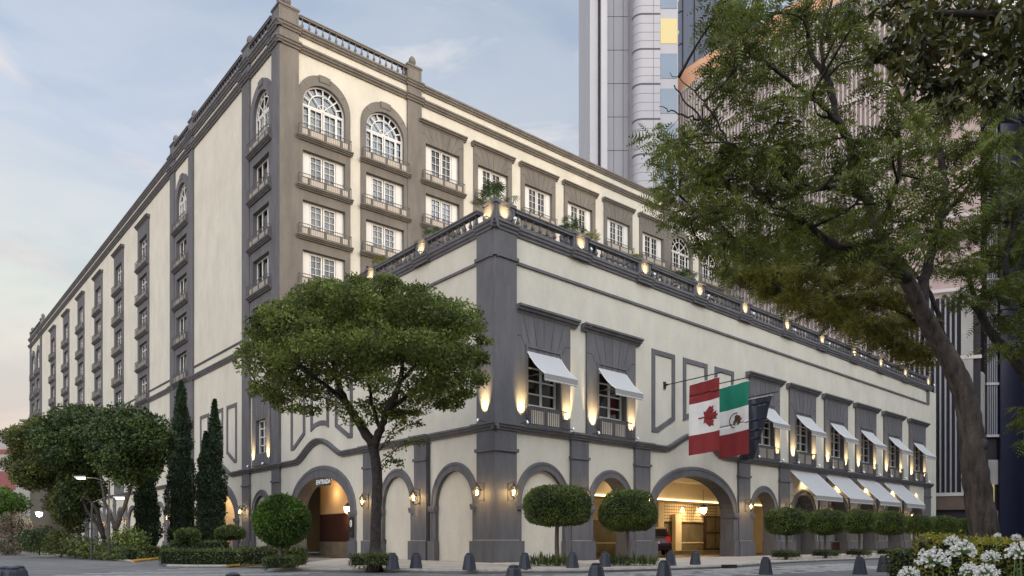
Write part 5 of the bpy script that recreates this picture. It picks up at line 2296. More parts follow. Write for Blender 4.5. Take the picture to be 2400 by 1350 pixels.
LIMBS = [
    ([base, pb(2314, 1290), pb(2298, 1190), pb(2284, 1095), pb(2274, 1000), pb(2260, 925), pb(2235, 862), pb(2196, 795), pb(2160, 730, -.2),
      pb(2128, 660, -.3), pb(2085, 600, -.4), pb(2060, 540, -.4), pb(2035, 470, -.2)], .31, .09, 'bark'),
    ([pb(2035, 470, -.2), pb(2000, 400), pb(1990, 330), pb(1960, 270), pb(1945, 200, .2), pb(1900, 120, .3), pb(1890, 20, .4)], .11, .04, 'bark_dark'),
    ([pb(1990, 330), pb(1930, 250, -.4), pb(1850, 190, -.6), pb(1790, 140, -.8), pb(1720, 60, -.8)], .06, .02, 'bark_dark'),
    ([pb(1945, 200, .2), pb(1925, 100, .1), pb(1950, 0)], .05, .025, 'bark_dark'),
    ([pb(2130, 660, -.3), pb(2040, 590, -.8), pb(1960, 575, -1.2), pb(1880, 520, -1.4), pb(1800, 470, -1.5), pb(1740, 400, -1.6)], .12, .03, 'bark_dark'),
    ([pb(2035, 470, -.2), pb(1960, 440, -.6), pb(1880, 440, -.9), pb(1800, 380, -1.2), pb(1710, 340, -1.5), pb(1640, 280, -1.5), pb(1580, 200, -1.4)], .07, .012, 'bark_dark'),
    ([pb(1640, 280, -1.5), pb(1590, 265, -1.5), pb(1545, 250, -1.4)], .025, .006, 'bark_dark'),
    ([pb(1710, 340, -1.5), pb(1650, 240, -1.4), pb(1570, 170, -1.2)], .025, .006, 'bark_dark'),
    ([pb(2165, 740, -.2), pb(2170, 640, .4), pb(2200, 520, .8), pb(2215, 430, 1), pb(2190, 330, 1.2), pb(2110, 230, 1.2), pb(2075, 120, 1)], .13, .035, 'bark_dark'),
    ([pb(2200, 520, .8), pb(2280, 420, .8), pb(2340, 320, .6)], .06, .02, 'bark_dark'),
    ([pb(2060, 540, -.4), pb(2100, 440, -.8), pb(2110, 330, -1), pb(2090, 260, -1)], .06, .02, 'bark_dark'),
    ([pb(2085, 600, -.4), pb(1990, 600, .5), pb(1900, 560, 1), pb(1800, 575, 1.2), pb(1720, 560, 1.2)], .07, .02, 'bark_dark'),
]
ft = feather_tree(base, LIMBS, CLP, 'large leaning feathery leaved tree filling the upper right, with thick scarred trunk', 91, dlow=1.15, zlow=8.6)
# the knot on the trunk
m = MB()
kp = pb(2296, 1040, -.1) - base
m.lathe([(.02, -.2), (.13, -.12), (.16, 0), (.12, .1), (.03, .16)], 'bark', 10, kp)
m.build('knot', ft, smooth=True)

# lower golden foliage: second tree standing farther back
YC = 22.0
CL2 = []
for (x, y, r_px) in [(1770, 640, 34), (1830, 640, 36), (1890, 640, 36), (1950, 640, 36), (2010, 640, 36), (2070, 640, 36), (1750, 690, 30), (1810, 700, 34), (1870, 700, 36),
                     (1930, 700, 36), (1990, 700, 36), (2050, 700, 36), (2110, 690, 34), (1800, 745, 24), (1860, 755, 30), (1920, 760, 32), (1980, 760, 34), (2040, 760, 34),
                     (2100, 755, 34), (1960, 805, 28), (2020, 815, 30), (2080, 815, 32), (2140, 830, 30), (1725, 600, 28), (2140, 750, 30), (1850, 600, 34), (1960, 590, 34), (2060, 590, 34),
                     (1760, 560, 30), (1860, 540, 32), (1960, 530, 32), (2120, 850, 24), (2160, 870, 22), (2060, 850, 20)]:
    d = rb.uniform(-1.5, 1.8)
    y = min(y, 690 + (x - 1740) * .44 - r_px - 14)
    CL2.append((px(x, y, YC + d), r_px / 1735 * (YC + d) * 1.3))
b2 = px(2310, 1325, YC)
b2.z = -.1
pc = lambda x, y, d=0: px(x, y, YC + d)
feather_tree(b2, [([b2, pc(2295, 1150), pc(2270, 1000), pc(2235, 880), pc(2170, 770), pc(2090, 720), pc(1980, 700), pc(1860, 690)], .2, .03, 'bark_dark'),
                  ([pc(2235, 880), pc(2180, 690), pc(2090, 600), pc(1960, 570)], .09, .025, 'bark_dark'),
                  ([pc(2170, 770), pc(2150, 820), pc(2100, 830)], .05, .02, 'bark_dark')],
             CL2, 'golden green tree with low hanging foliage over the wing roof, behind the leaning trunk', 93, 'leaf_golden', 210, .40, .11)

# darker tree on the right edge
YD = 18.5
pdx = lambda x, y, d=0: px(x, y, YD + d)
CL3 = []
for (x, y, r_px) in [(2250, 560, 38), (2310, 520, 40), (2370, 480, 40), (2420, 540, 45), (2260, 630, 36), (2320, 610, 40), (2380, 590, 40), (2300, 690, 34), (2360, 680, 38),
                     (2420, 660, 40), (2250, 700, 26), (2330, 750, 26), (2390, 760, 30), (2440, 720, 40), (2200, 620, 28), (2350, 250, 34), (2400, 210, 36), (2380, 130, 34),
                     (2320, 180, 30), (2290, 250, 34), (2240, 230, 32), (2410, 320, 38), (2450, 400, 50), (2330, 815, 18), (2392, 815, 26), (2180, 240, 28), (2400, 960, 16), (2395, 1000, 16), (2410, 1035, 14), (2430, 980, 22)]:
    d = rb.uniform(-1.5, 1.5)
    CL3.append((px(x, y, YD + d), r_px / 1735 * (YD + d) * 1.3))
b3 = px(2520, 1360, YD)
b3.z = -.1
feather_tree(b3, [([b3, pdx(2500, 1100), pdx(2440, 950), pdx(2385, 850), pdx(2330, 790), pdx(2290, 720), pdx(2270, 640)], .24, .05, 'bark_dark'),
                  ([pdx(2440, 950), pdx(2420, 750), pdx(2360, 640), pdx(2380, 500), pdx(2390, 330), pdx(2370, 200)], .13, .03, 'bark_dark')],
             CL3, 'dark feathery tree at the right edge, its stem entering from the right', 95, 'leaf_feather', 170, .34, .09, name='feathery_tree')

# broad leaved tree close overhead
YM = 9.5
pm = lambda x, y, d=0: px(x, y, YM + d)
CL4 = []
for (x, y, r_px) in [(2090, 10, 35), (2140, 45, 35), (2110, 95, 30), (2060, 120, 22), (2175, 20, 40), (2190, 90, 35), (2150, 130, 26), (2230, 40, 40), (2250, 105, 35), (2290, 20, 45),
                     (2310, 80, 35), (2350, 40, 45), (2390, 80, 45), (2350, 130, 28), (2400, 150, 28), (2150, 190, 20), (2200, 200, 22), (2245, 185, 26), (2225, 250, 18),
                     (2300, 200, 20), (2330, 225, 18), (2270, 150, 25), (2420, 20, 50), (2110, 150, 16), (2180, 155, 20), (2390, 225, 20)]:
    d = rb.uniform(-.8, .9)
    CL4.append((px(x, y, YM + d), r_px / 1735 * (YM + d) * 1.25))
b4 = px(2780, 1440, YM)
b4.z = -.1
rg = random.Random(97)
t = thing('broad_leaf_tree', 'broad dark leaved tree whose branches hang into the top right corner', 'tree', b4)
m = MB()
nodes = limb(m, [Vector((0, 0, 0)), pm(2760, 900) - b4, pm(2690, 500) - b4, pm(2600, 250) - b4, pm(2480, 90) - b4, pm(2340, 40) - b4, pm(2200, 30) - b4], .2, .03, 'bark_dark', 9, .06, 6, rg)
nodes += limb(m, [pm(2600, 250) - b4, pm(2480, 130) - b4, pm(2380, 100) - b4, pm(2280, 190) - b4, pm(2230, 240) - b4], .05, .012, 'bark_dark', 6, 0, 6, rg)
twigs_to(m, nodes[12:], [c[0] - b4 for c in CL4], .022, .008, 'bark_dark', rg, .15)
m.build('trunk', t, smooth=True)
Vs, Fs = [], []
r_ = np.random.RandomState(98)
for p, rr in CL4:
    n = int(230 * rr * 3.0)
    P = ellipsoid_pts(n, p, (rr * 1.1, rr * 1.1, rr * .75), r_, .1)
    V, F_ = leaves(P, .14, .055, r_, (0, 0, -.8), .4)
    Vs.append(V)
    Fs.append(F_)
crown('crown', t, Vs, Fs, 'leaf_magnolia', b4)

# ------------------------------------------------------------------ white agapanthus heads near the camera
def agapanthus(x, y, Y, rpx, label, seed):
    r_ = np.random.RandomState(seed)
    rg = random.Random(seed)
    c = px(x, y, Y)
    R_ = rpx / 1735 * Y * .88
    base = Vector((c.x + rg.uniform(-.08, .08), c.y, -.1))
    t = thing('white_flower', label, 'flower', base, 0, 'white umbel flowers at the lower right')
    hd = c - base
    m = MB()
    m.tube([(0, 0, 0), (hd.x * .3, 0, hd.z * .5), (hd.x, hd.y, hd.z - R_ * .25)], [.011, .009, .007], 'stem', 6)
    for k in range(9):   # strap leaves
        a = rg.uniform(0, 2 * PI)
        ln = rg.uniform(.35, .6)
        pts = [Vector((math.cos(a) * ln * s_, math.sin(a) * ln * s_, ln * 1.3 * math.sin(s_ * 2.1))) for s_ in (0, .25, .5, .75, 1)]
        sd_ = Vector((-math.sin(a), math.cos(a), 0))
        vs = []
        for q, wd in zip(pts, (.012, .018, .018, .013, .002)):
            vs += [q - sd_ * wd, q + sd_ * wd]
        m.add(vs, [(2 * i, 2 * i + 1, 2 * i + 3, 2 * i + 2) for i in range(4)], 'stem')
    m.build('stem', t)
    m = MB()
    core = hd - Vector((0, 0, R_ * .25))
    for k in range(48):
        ph = k * 2.39996
        zz = 1 - 1.45 * (k + .5) / 48
        q = math.sqrt(max(0, 1 - zz * zz))
        d = Vector((q * math.cos(ph), q * math.sin(ph), zz * .85 + .12)) + Vector((rg.uniform(-.14, .14), rg.uniform(-.14, .14), rg.uniform(-.14, .14)))
        d.normalize()
        ln = R_ * rg.uniform(.82, 1.08)
        u = d.orthogonal().normalized()
        v = d.cross(u)
        p1 = core + d * ln * .62
        m.tube([core + d * .01, p1], .0022, 'stem', 3, cap=False)
        p2 = p1 + d * ln * .16
        m.tube([p1, p2], [.003, .009], 'petal', 5, cap=False)
        for j in range(6):
            a = j * PI / 3 + rg.uniform(-.2, .2)
            e = u * math.cos(a) + v * math.sin(a)
            f_ = u * math.cos(a + PI / 2) + v * math.sin(a + PI / 2)
            w_ = .0075 * R_ / .12
            tip = p2 + d * ln * .22 + e * ln * .13
            md = p2 + d * ln * .13 + e * ln * .045
            m.add([p2, md + f_ * w_, tip, md - f_ * w_], [(0, 1, 2, 3)], 'petal')
    m.build('flower_head', t)
    return t


for i, (x, y, Y, r_, lab) in enumerate((
        (2186, 1308, 5.6, 42, 'large white umbel flower, left in the flower bed beside the trunk foot'),
        (2130, 1342, 5.2, 28, 'small white umbel flower lowest at the left end of the bed'),
        (2254, 1288, 6.6, 38, 'white umbel flower just left of the leaning trunk'),
        (2232, 1268, 7.4, 22, 'small white umbel flower peeking behind, left of the trunk'),
        (2322, 1304, 5.8, 24, 'white umbel flower in front of the trunk foot'),
        (2272, 1334, 5.4, 26, 'white umbel flower low, in front and left of the trunk'),
        (2312, 1342, 5.0, 34, 'white umbel flower at the bottom edge below the trunk'),
        (2392, 1292, 5.6, 38, 'large white umbel flower at the right edge of the picture'),
        (2382, 1260, 8.6, 14, 'tiny white umbel flower before the navy wall'),
        (2338, 1254, 8.8, 9, 'tiny white umbel flower beside the trunk, farthest back'))):
    agapanthus(x, y, Y, r_, lab, 300 + i)
hb = px(2268, 1300, 12)
hedge(-.62, .72, -.3, .3, 1.03, (hb.x, 12.2, 0), 0, 'golden leaved low hedge left of the leaning trunk', mat='leaf_yellow', dens=900, seed=110, L=.055)
hb = px(2390, 1300, 11)
hedge(-.42, .9, -.3, .3, 1.0, (hb.x, 11.2, 0), 0, 'golden leaved low hedge right of the leaning trunk', mat='leaf_yellow', dens=900, seed=111, L=.055)
hb = px(2150, 1300, 15)
hedge(-.45, .6, -.3, .4, .86, (hb.x, 15, -.05), 0, 'dark green low hedge behind the white flowers', mat='leaf_hedge', dens=700, seed=112, L=.06)
r_ = np.random.RandomState(120)
P = np.stack([r_.uniform(2.9, 5.8, 2600), r_.uniform(5.2, 10.5, 2600), r_.uniform(-.1, .25, 2600)], 1)
P[:, 0] += (P[:, 1] - 5) * .62
P = P[P[:, 0] > (P[:, 1]) * .565]
V, F_ = leaves(P, .42, .03, r_, (0, 0, 1.6), .6)
o = np_mesh('strap_leaves', V, F_, ['leaf_palm'])
tag(o, 'mass of green strap leaves under the white flowers', kind='stuff')
m = MB()
m.prism([(2.9, 4.5), (9.5, 4.5), (14, 17), (7.8, 17), (6.4, 11)], -.13, -.1, 'soil')
tag(m.build('flower_bed'), 'soil of the flower bed on the near right', kind='structure')


# ------------------------------------------------------------------ roof terrace plants
def palm_plant(x, fr, label, seed, s=1.0, n=22, mat='leaf_palm', back=.55):
    r_ = random.Random(seed)
    b = fr.w(x, back, 16.75 if s < 1.1 else 17.0)
    t = thing('roof_plant', label, 'potted plant', b, 0, 'plants on the roof terrace')
    m = MB()
    m.lathe([(.3, -1.25), (.36, -.2), (.38, 0), (.3, 0)], 'planter', 12)
    m.build('pot', t)
    m = MB()
    for k in range(n):
        a = r_.uniform(0, 2 * PI)
        el = r_.uniform(.35, 1.4)
        ln = s * r_.uniform(.55, 1.0)
        d = Vector((math.cos(a) * math.cos(el), math.sin(a) * math.cos(el), math.sin(el)))
        tip0 = d * ln
        m.tube([(0, 0, 0), tip0 * .6, tip0 + Vector((0, 0, -.05))], .008, 'stem', 4)
        sd_ = d.cross(Vector((0, 0, 1))).normalized()
        up_ = sd_.cross(d)
        for j in range(11):
            b_ = (j / 10 - .5) * 3.6
            q = (d * math.cos(b_) + sd_ * math.sin(b_)) * (.36 * s)
            q.z -= .05
            w_ = (sd_ * math.cos(b_) - d * math.sin(b_)) * .022 * s
            m.add([tip0, tip0 + q * .5 + w_, tip0 + q + Vector((0, 0, -.08 * s)), tip0 + q * .5 - w_], [(0, 1, 2, 3)], mat)
    m.build('fronds', t)
    return t


palm_plant(.75, FR, 'tall dark fan palm on the corner of the roof terrace', 1, 1.15, 34, back=1.0)
palm_plant(-5.9, FL, 'leafy plant on the roof terrace left of the corner, nearest to it', 2, .8)
palm_plant(-11.1, FL, 'yellowish plant on the left roof edge, just above the big tree crown', 3, .75, mat='leaf_golden')
palm_plant(5.6, FR, 'broad leafy plant behind the first lit pedestal right of the corner', 4, .95, 28)
palm_plant(7.1, FR, 'spreading leafy plant a little right of the first lit pedestal', 5, .8, 20, mat='leaf_golden')
palm_plant(11.0, FR, 'small pale plant behind the second lit pedestal right of the corner', 6, .6, mat='leaf_golden')
palm_plant(16.0, FR, 'green plant behind the third lit pedestal right of the corner', 7, .9, 26)
palm_plant(21.5, FR, 'small plant behind the fourth lit pedestal right of the corner', 8, .65)

# ------------------------------------------------------------------ street lamps far left
def street_lamp(x, y, Y, label, side=1, h=None, e=9):
    c = px(x, y, Y)
    t = thing('street_lamp', label, 'street lamp', (c.x + side * 1.6, c.y, 0), 0, 'lit street lamps')
    m = MB()
    m.tube([(0, 0, 0), (0, 0, c.z - .2)], [.07, .045], 'iron', 8)
    m.tube([(0, 0, c.z - .25), (-side * .8, 0, c.z + .02), (-side * 1.3, 0, c.z + .05)], .03, 'iron', 6)
    m.build('pole', t)
    m = MB()
    m.box(-side * 1.6 - .32, -side * 1.6 + .32, -.12, .12, c.z + .02, c.z + .12, 'hubs')
    m.build('lamp_head', t)
    m = MB()
    m.box(-side * 1.6 - .2, -side * 1.6 + .2, -.09, .09, c.z - .02, c.z + .02, 'led')
    m.build('lens', t)
    light('POINT', (-side * 1.6, -.1, c.z - .3), e, t, (1.0, .85, .6), .12)
    return t


street_lamp(190, 1121, 42, 'lit street lamp with its head glowing in the dark tree crown', 1)
street_lamp(281, 1168, 42, 'lower lit street lamp right of the V shaped trunk', -1, e=6)
t = street_lamp(92, 1202, 60, 'brightest street lamp, at the far left before the house front', -1, e=25)
m = MB()
m.lathe([(.01, -.22), (.16, -.16), (.22, 0), (.16, .16), (.01, .22)], 'led', 12, (1.6, 0, px(92, 1202, 60).z - .1))
m.build('globe', t, smooth=True)


# ------------------------------------------------------------------ cars
def car(base, rotz, mat, label, s=1.0):
    t = thing('parked_car', label, 'car', base, rotz, 'parked cars')
    m = MB()      # body, x = length, y = width, tail at x=0
    W2 = .9
    low = [(0.02, .42), (0.0, .75), (.06, 1.02), (.18, 1.08), (4.3, 1.0), (4.5, .8), (4.52, .4), (4.1, .3), (.3, .3)]
    for (a, b) in ((-W2, W2),):
        v = [(x, a, z) for x, z in low] + [(x, b, z) for x, z in low]
        n = len(low)
        m.add(v, [tuple(range(n)), tuple(range(2 * n - 1, n - 1, -1))] + [(i, n + i, n + (i + 1) % n, (i + 1) % n) for i in range(n)], mat)
    top = [(.1, 1.06), (.38, 1.62), (.62, 1.68), (2.3, 1.66), (3.2, 1.03)]
    n = len(top)
    v = [(x, -W2 + .03 + max(0, (z - 1.06)) * .28, z) for x, z in top] + [(x, W2 - .03 - max(0, (z - 1.06)) * .28, z) for x, z in top]
    m.add(v, [tuple(range(n)), tuple(range(2 * n - 1, n - 1, -1))] + [(i, n + i, n + (i + 1) % n, (i + 1) % n) for i in range(n)], mat)
    o = m.build('body', t)
    bv = o.modifiers.new('round', 'BEVEL')
    bv.width = .06
    bv.segments = 3
    g = MB()
    g.add([(.135, -.68, 1.14), (.135, .68, 1.14), (.345, .6, 1.53), (.345, -.6, 1.53)], [(0, 1, 2, 3)], 'car_glass')
    g.add([(2.42, -.66, 1.6), (2.42, .66, 1.6), (3.12, .74, 1.09), (3.12, -.74, 1.09)], [(0, 1, 2, 3)], 'car_glass')
    for sy in (-1, 1):
        g.add([(.45, sy * .862, 1.13), (2.9, sy * .862, 1.13), (2.25, sy * .735, 1.58), (.6, sy * .735, 1.58)], [(0, 1, 2, 3)], 'car_glass')
    g.v = [(x - .03 if x < .4 and abs(y) < .7 else x, y * 1.012, z + .01) for x, y, z in g.v]
    g.build('windows', t)
    for sy in (-1, 1):
        q = MB()
        q.box(-.03, .1, min(sy * .62, sy * .88), max(sy * .62, sy * .88), .82, 1.12, 'tail_red')
        q.build('tail_light', t)
        for x in (.85, 3.6):
            w_ = MB()
            w_.tube([(x, sy * .72, .33), (x, sy * .92, .33)], .33, 'rubber', 18)
            w_.tube([(x, sy * .9, .33), (x, sy * .935, .33)], .2, 'hubs', 14)
            w_.build('wheel', t)
    q = MB()
    q.box(-.035, .0, -.26, .26, .72, .86, 'petal')
    q.build('number_plate', t)
    q = MB()
    q.box(-.06, .12, -.86, .86, .36, .6, 'rubber')
    q.build('bumper', t)
    for ob in t.children:
        ob.scale = (1, 1, 1)
    return t


cp = FR.w(17.35, 3.9, 0)
cr_ = car(cp, R(84), 'car_red', 'dark red car standing inside the carriage arch, only its tail showing')
for x, Y, lab in ((2212, 70, 'blue car far right, seen between the clipped tree stems'), (2262, 72, 'blue car far right, just left of the leaning trunk')):
    c = gpt(x, Y)
    cr_.scale = (1.12, 1.12, 1.15)
    car((c[0] - 1.2, c[1], -.12), .1, 'car_blue', lab)

# ------------------------------------------------------------------ buildings behind
# grey office tower
YG = 100
gx = lambda x: (x - 1200) / 1735 * YG
t = thing('office_tower', 'tall pale grey office tower behind the hotel roof with banded stone front', 'building', (gx(1460), YG, 0))
o0 = t.location.copy()


def bbox(m, x0, x1, y0, y1, z0, z1, mat):
    m.box(x0 - o0.x, x1 - o0.x, y0 - o0.y, y1 - o0.y, z0, z1, mat)


m = MB()
bbox(m, gx(1380), gx(1398), YG - 1.5, YG + 15, 0, 92, 'panel_pale')
bbox(m, gx(1404), gx(1418), YG - 2.4, YG + 15, 0, 92, 'panel_pale')
bbox(m, gx(1398), gx(1404), YG - .5, YG + 15, 0, 92, 'bronze_glass')
bbox(m, gx(1418), gx(1472), YG, YG + 15, 0, 92, 'panel_grey')
for k in range(20):
    z = 4 + k * 4.52
    bbox(m, gx(1418), gx(1472), YG - .02, YG, z, z + .07, 'groove')
for x in (1438, 1460):
    bbox(m, gx(x), gx(x) + .06, YG - .022, YG, 0, 92, 'groove')
m.build('side_fins', t)
m = MB()
# rounded front block
pts = []
x0, x1, yb = gx(1472), gx(1532), YG - 4.5
for i in range(9):
    a = PI - (PI / 2) * i / 8
    pts.append((x0 + 1.2 + 1.2 * math.cos(a) - o0.x, yb + 1.2 - 1.2 * math.sin(a) - o0.y))
pts += [(x1 - o0.x, yb - o0.y), (x1 - o0.x, YG + 10 - o0.y), (x0 - o0.x, YG + 10 - o0.y)]
m.prism(pts, 0, 92, 'panel_grey')
cx, cy = sum(p[0] for p in pts) / len(pts), sum(p[1] for p in pts) / len(pts)
ringp = pts[:10]
for k in range(21):
    z = 1.1 + k * 4.52
    for dz, hh, mt, off in ((0, .22, 'groove', .03), (1.15, .04, 'groove', .012), (2.25, .04, 'groove', .012), (3.4, .04, 'groove', .012)):
        vs, fs = [], []
        for i, (a, b) in enumerate(ringp):
            nx_, ny_ = (-(i < 5) * .7, -1)
            l_ = math.hypot(nx_, ny_)
            vs += [(a + off * nx_ / l_, b + off * ny_ / l_, z + dz), (a + off * nx_ / l_, b + off * ny_ / l_, z + dz + hh)]
        fs = [(2 * i, 2 * i + 2, 2 * i + 3, 2 * i + 1) for i in range(len(ringp) - 1)]
        m.add(vs, fs, mt)
m.box(x1 - o0.x - .9, x1 - o0.x - .86, yb - o0.y - .015, yb - o0.y, 0, 92, 'groove')
m.build('front_block', t)
m = MB()
bbox(m, gx(1532), gx(1572), yb + .15, YG + 10, 0, 92, 'panel_grey')
for k in range(20):
    z = 2.0 + k * 4.52
    lit = abs(z + 1.6 - 65.4) < 2.2
    bbox(m, gx(1533), gx(1570), yb + .1, yb + .14, z, z + 3.2, 'lit_room' if lit else 'blue_glass')
m.build('glass_column', t)
# navy glass tower
t = thing('glass_tower', 'dark navy glass tower with slanted lit windows beside the grey one', 'building', (gx(1610), YG + 3, 0))
m = MB()
xa, xb = gx(1572) - t.location.x, gx(1662) - t.location.x
m.box(xa, xb + 6, 0, 12, 0, 96, 'navy')
m.build('glass_front', t)
m = MB()
for k in range(21):
    z = 1.4 + k * 4.52
    m.slab([(xa + .2, z), (xa + .2, z + .25), (gx(1612) - t.location.x, z + 1.3), (gx(1612) - t.location.x, z + 1.05)], -.15, 0, 'groove')
    m.slab([(xa + .3, z + 1.0), (xa + .3, z + 4.1), (xa + .9, z + 4.1), (xa + 1.85, z + 2.6), (xa + 1.2, z + 1.15)], -.05, 0, 'lit_dim' if k in (16, 15) else 'bronze_glass')
m.box(gx(1612) - t.location.x, gx(1614) - t.location.x, -.3, 0, 0, 96, 'groove')
m.box(gx(1640) - t.location.x, gx(1642) - t.location.x, -.3, 0, 0, 96, 'groove')
m.build('window_frames', t)

# curved louvred building
t = thing('louvred_building', 'long curved building with white vertical louvres and terracotta top storey', 'building', (30, 92, 0))
o0 = t.location.copy()
ARC = curve([(20.6, 108, 0), (20.9, 101, 0), (23.9, 95.8, 0), (26.9, 92.3, 0), (30, 88.6, 0), (33.9, 84, 0), (39, 79.3, 0), (43.5, 76.6, 0), (47.6, 75.2, 0)], 8)
HB = 60.5


def ribbon(m, arc, off, z0, z1, mat):
    vs = []
    for i, p in enumerate(arc):
        d = (arc[min(i + 1, len(arc) - 1)] - arc[max(i - 1, 0)]).normalized()
        n_ = Vector((d.y, -d.x, 0))
        q = p + n_ * off - o0
        vs += [(q.x, q.y, z0), (q.x, q.y, z1)]
    m.add(vs, [(2 * i, 2 * i + 2, 2 * i + 3, 2 * i + 1) for i in range(len(arc) - 1)], mat)


m = MB()
ribbon(m, ARC, 0, 5.2, HB, 'louver_back')
ribbon(m, ARC, -.1, 0, 5.2, 'slat_back')
ribbon(m, ARC, .32, 4.2, 5.6, 'brown_fascia')
m.build('back_wall', t)
m = MB()
for z in (HB - .5, HB - 7.2, HB - 11.8, HB - 19, HB - 26.5, HB - 34, HB - 41, 5.6):
    ribbon(m, ARC, .42, z, z + .35, 'louver')
m.build('bands', t)
m = MB()
acc = 0
lens = [(ARC[i + 1] - ARC[i]).length for i in range(len(ARC) - 1)]
tot = sum(lens)
k = 0
step = .46
s_ = 0
nsl = int(tot / step)
for q in range(nsl):
    s_ = q * step
    a = 0
    i = 0
    while a + lens[i] < s_:
        a += lens[i]
        i += 1
    p = ARC[i] + (ARC[i + 1] - ARC[i]) * ((s_ - a) / lens[i])
    d = (ARC[i + 1] - ARC[i]).normalized()
    n_ = Vector((d.y, -d.x, 0))
    hi = p.x > 40.5
    if hi and 45.75 < p.x < 46.7:
        continue
    w_ = .075
    c0, c1 = p - d * w_ - o0, p + d * w_ - o0
    e0, e1 = c0 + n_ * .34, c1 + n_ * .34
    z0, z1 = 5.9, HB - .3
    mt = 'slat' if hi else 'louver'
    if hi:
        z1 = 26
    m.add([(c0.x, c0.y, z0), (c1.x, c1.y, z0), (e1.x, e1.y, z0), (e0.x, e0.y, z0), (c0.x, c0.y, z1), (c1.x, c1.y, z1), (e1.x, e1.y, z1), (e0.x, e0.y, z1)],
          [(0, 1, 5, 4), (1, 2, 6, 5), (2, 3, 7, 6), (3, 0, 4, 7)], mt)
m.build('louvres', t)
m = MB()
A2 = [p for p in ARC if p.x > 40]
ribbon(m, A2, .06, 5.6, 26, 'slat_back')
ribbon(m, [p for p in ARC if 45.4 < p.x < 47.0], .36, 5.6, 26, 'concrete')
m.build('lower_panels', t)
m = MB()
ARC2 = [p + Vector((.5, .8, 0)) for p in ARC]
ribbon(m, ARC2, 0, HB, HB + 3.4, 'terracotta')
poly = [(p.x - o0.x, p.y - o0.y) for p in ARC2] + [(58 - o0.x, 120 - o0.y), (26 - o0.x, 125 - o0.y)]
m.prism(poly, HB - .2, HB + .05, 'concrete')
m.prism(poly, HB + 3.3, HB + 3.4, 'concrete')
m.build('top_storey', t)

# glass and navy building at the right edge
t = thing('navy_building', 'navy blue slab building with a strip of lit windows at the right edge', 'building', (54, 78, 0))
o0 = t.location.copy()
yn = 78
nx_ = lambda x: (x - 1200) / 1735 * yn - o0.x
m = MB()
m.box(nx_(2345), nx_(2388), 0, 10, 0, 45, 'navy_wall')
m.box(nx_(2388), nx_(2600), -2, 10, 0, 50, 'navy')
m.box(nx_(2390), nx_(2398), -2.2, -2, 0, 50, 'panel_pale')
m.build('wall', t)
m = MB()
m.box(nx_(2316), nx_(2346), .6, 10, 0, 45, 'slat_back')
for k in range(14):
    z = 12.5 + k * 2.4
for i in range(5):
    x = nx_(2319 + i * 5.2)
    m.box(x, x + .1, .3, .45, 12.2, 45, 'slat')
for z in (12.0, 17.5, 23, 28.5, 34):
    m.box(nx_(2316), nx_(2345), .2, .62, z, z + .25, 'panel_pale')
m.box(nx_(2316), nx_(2345), .4, .6, 7.0, 9.6, 'concrete')
m.box(nx_(2316), nx_(2345), .4, .6, 2.0, 4.2, 'concrete')
m.build('window_strip', t)
m = MB()
m.box(nx_(2319), nx_(2338), .5, .56, 4.2, 7.0, 'lit_dim')
m.build('lit_window', t)
m = MB()
m.lathe([(1.6, 0), (1.6, 18.6), (1.45, 18.9)], 'concrete', 32, (nx_(2288), 1.5, 0))
m.build('round_corner', t)

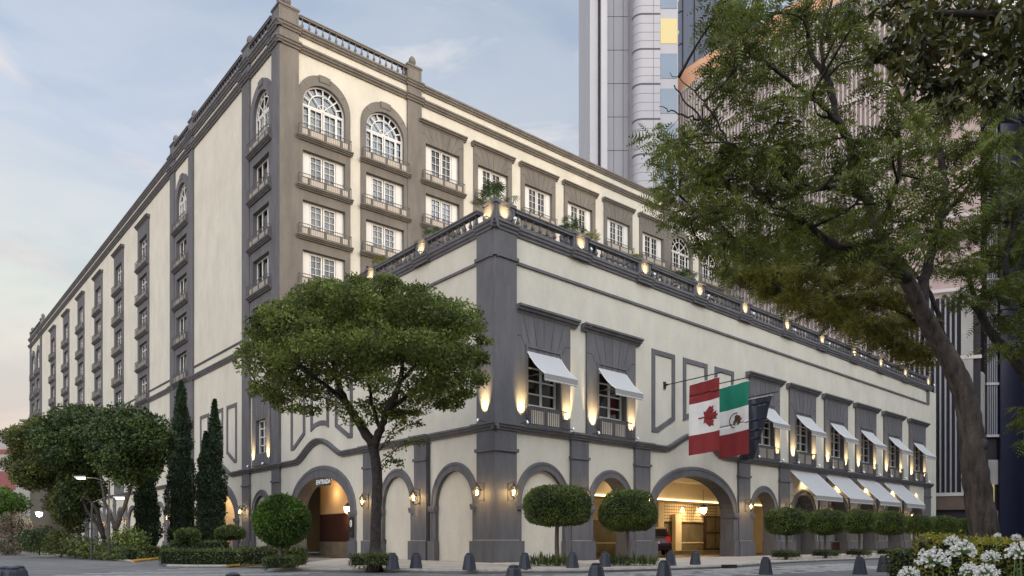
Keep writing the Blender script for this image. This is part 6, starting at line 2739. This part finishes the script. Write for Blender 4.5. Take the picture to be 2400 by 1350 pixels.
# small houses far left
t = thing('apartment_block', 'pale low apartment block with dull red bands at the far left', 'building', (-85, 118, 0))
m = MB()
X0 = lambda x: (x - 1200) / 1735 * 118 + 85
m.box(X0(-60), X0(46), 0, 14, -.1, 18.2, 'grey_wall')
for z0, z1 in ((14.9, 15.6), (9.2, 12.1), (1.5, 7.0)):
    m.box(X0(-60), X0(38) if z0 < 5 else X0(46) + .05, -.12, .0, z0, z1, 'pink_wall')
m.box(X0(-60), X0(46) + .4, -.5, 14, 18.2, 18.5, 'grey_wall')
m.build('wall', t)
m = MB()
for k in range(4):
    for z in (3, 7.6, 13.0):
        m.box(X0(-20 + k * 16), X0(-20 + k * 16) + .7, -.14, -.11, z, z + 1.0, 'bronze_glass')
m.build('window', t)
m = MB()
m.tube([(X0(42), 5, 18.2), (X0(42), 5, 21.5)], .04, 'hubs', 4)
m.tube([(X0(42) - .7, 5, 21.2), (X0(42) + .7, 5, 21.2)], .03, 'hubs', 4)
m.build('antenna', t)
t = thing('corner_house', 'narrow beige house wall with projecting flat roof beyond the hotel end', 'building', (-70, 106, 0))
m = MB()
X1 = lambda x: (x - 1200) / 1735 * 106 + 70
m.box(X1(37), X1(70), 0, 9, -.1, 12.5, 'concrete')
m.build('wall', t)
m = MB()
m.box(X1(54), X1(76), -.8, 9, 18.0, 18.3, 'trim')
m.box(X1(60), X1(74), 0, 8, 12.5, 18.0, 'grey_wall')
m.build('roof', t)
leafy((-82, 100, 0), [[Vector((-82, 100, 0)), Vector((-82, 100, 4))]], blobs_in(10, 1182, 30, 30, 96, 3, 14, 91, 1.2, 1.9), 'distant bright green tree before the apartment block', 'leaf_topiary', 140, n=160, L=.4, r0=.15)

# unseen block right of the camera, added and shaped to shade pavement and wing
t = thing('shading_block', 'plain unseen block added across the street to shade the wing', 'building', (CORNER.x + .672 * 45, CORNER.y - .7405 * 45, 0), ANG_R)
m = MB()
m.box(-75, 68, -20, -0.1, 0, 28.5, 'pale_render')
m.box(68, 150, -20, 0, 0, 62, 'pale_render')  # taller end shaped to keep the far pavilion in shade
m.build('wall', t)
m = MB()
for i in range(26):
    for j in range(6):
        x, z = -70 + i * 4.1, 3 + j * 3.7
        m.box(x, x + 1.8, -.12, -.02, z, z + 2.0, 'bronze_glass')
m.build('windows', t)  # windows only dress the added shading block

# cameras see the distant ground merge with houses: low row closing the far street on the left
t = thing('far_houses', 'low grey house row closing the far end of the left street', 'building', (-95, 150, 0))
m = MB()
m.box(-60, 22, 0, 10, 0, 9, 'grey_wall')
m.build('wall', t)
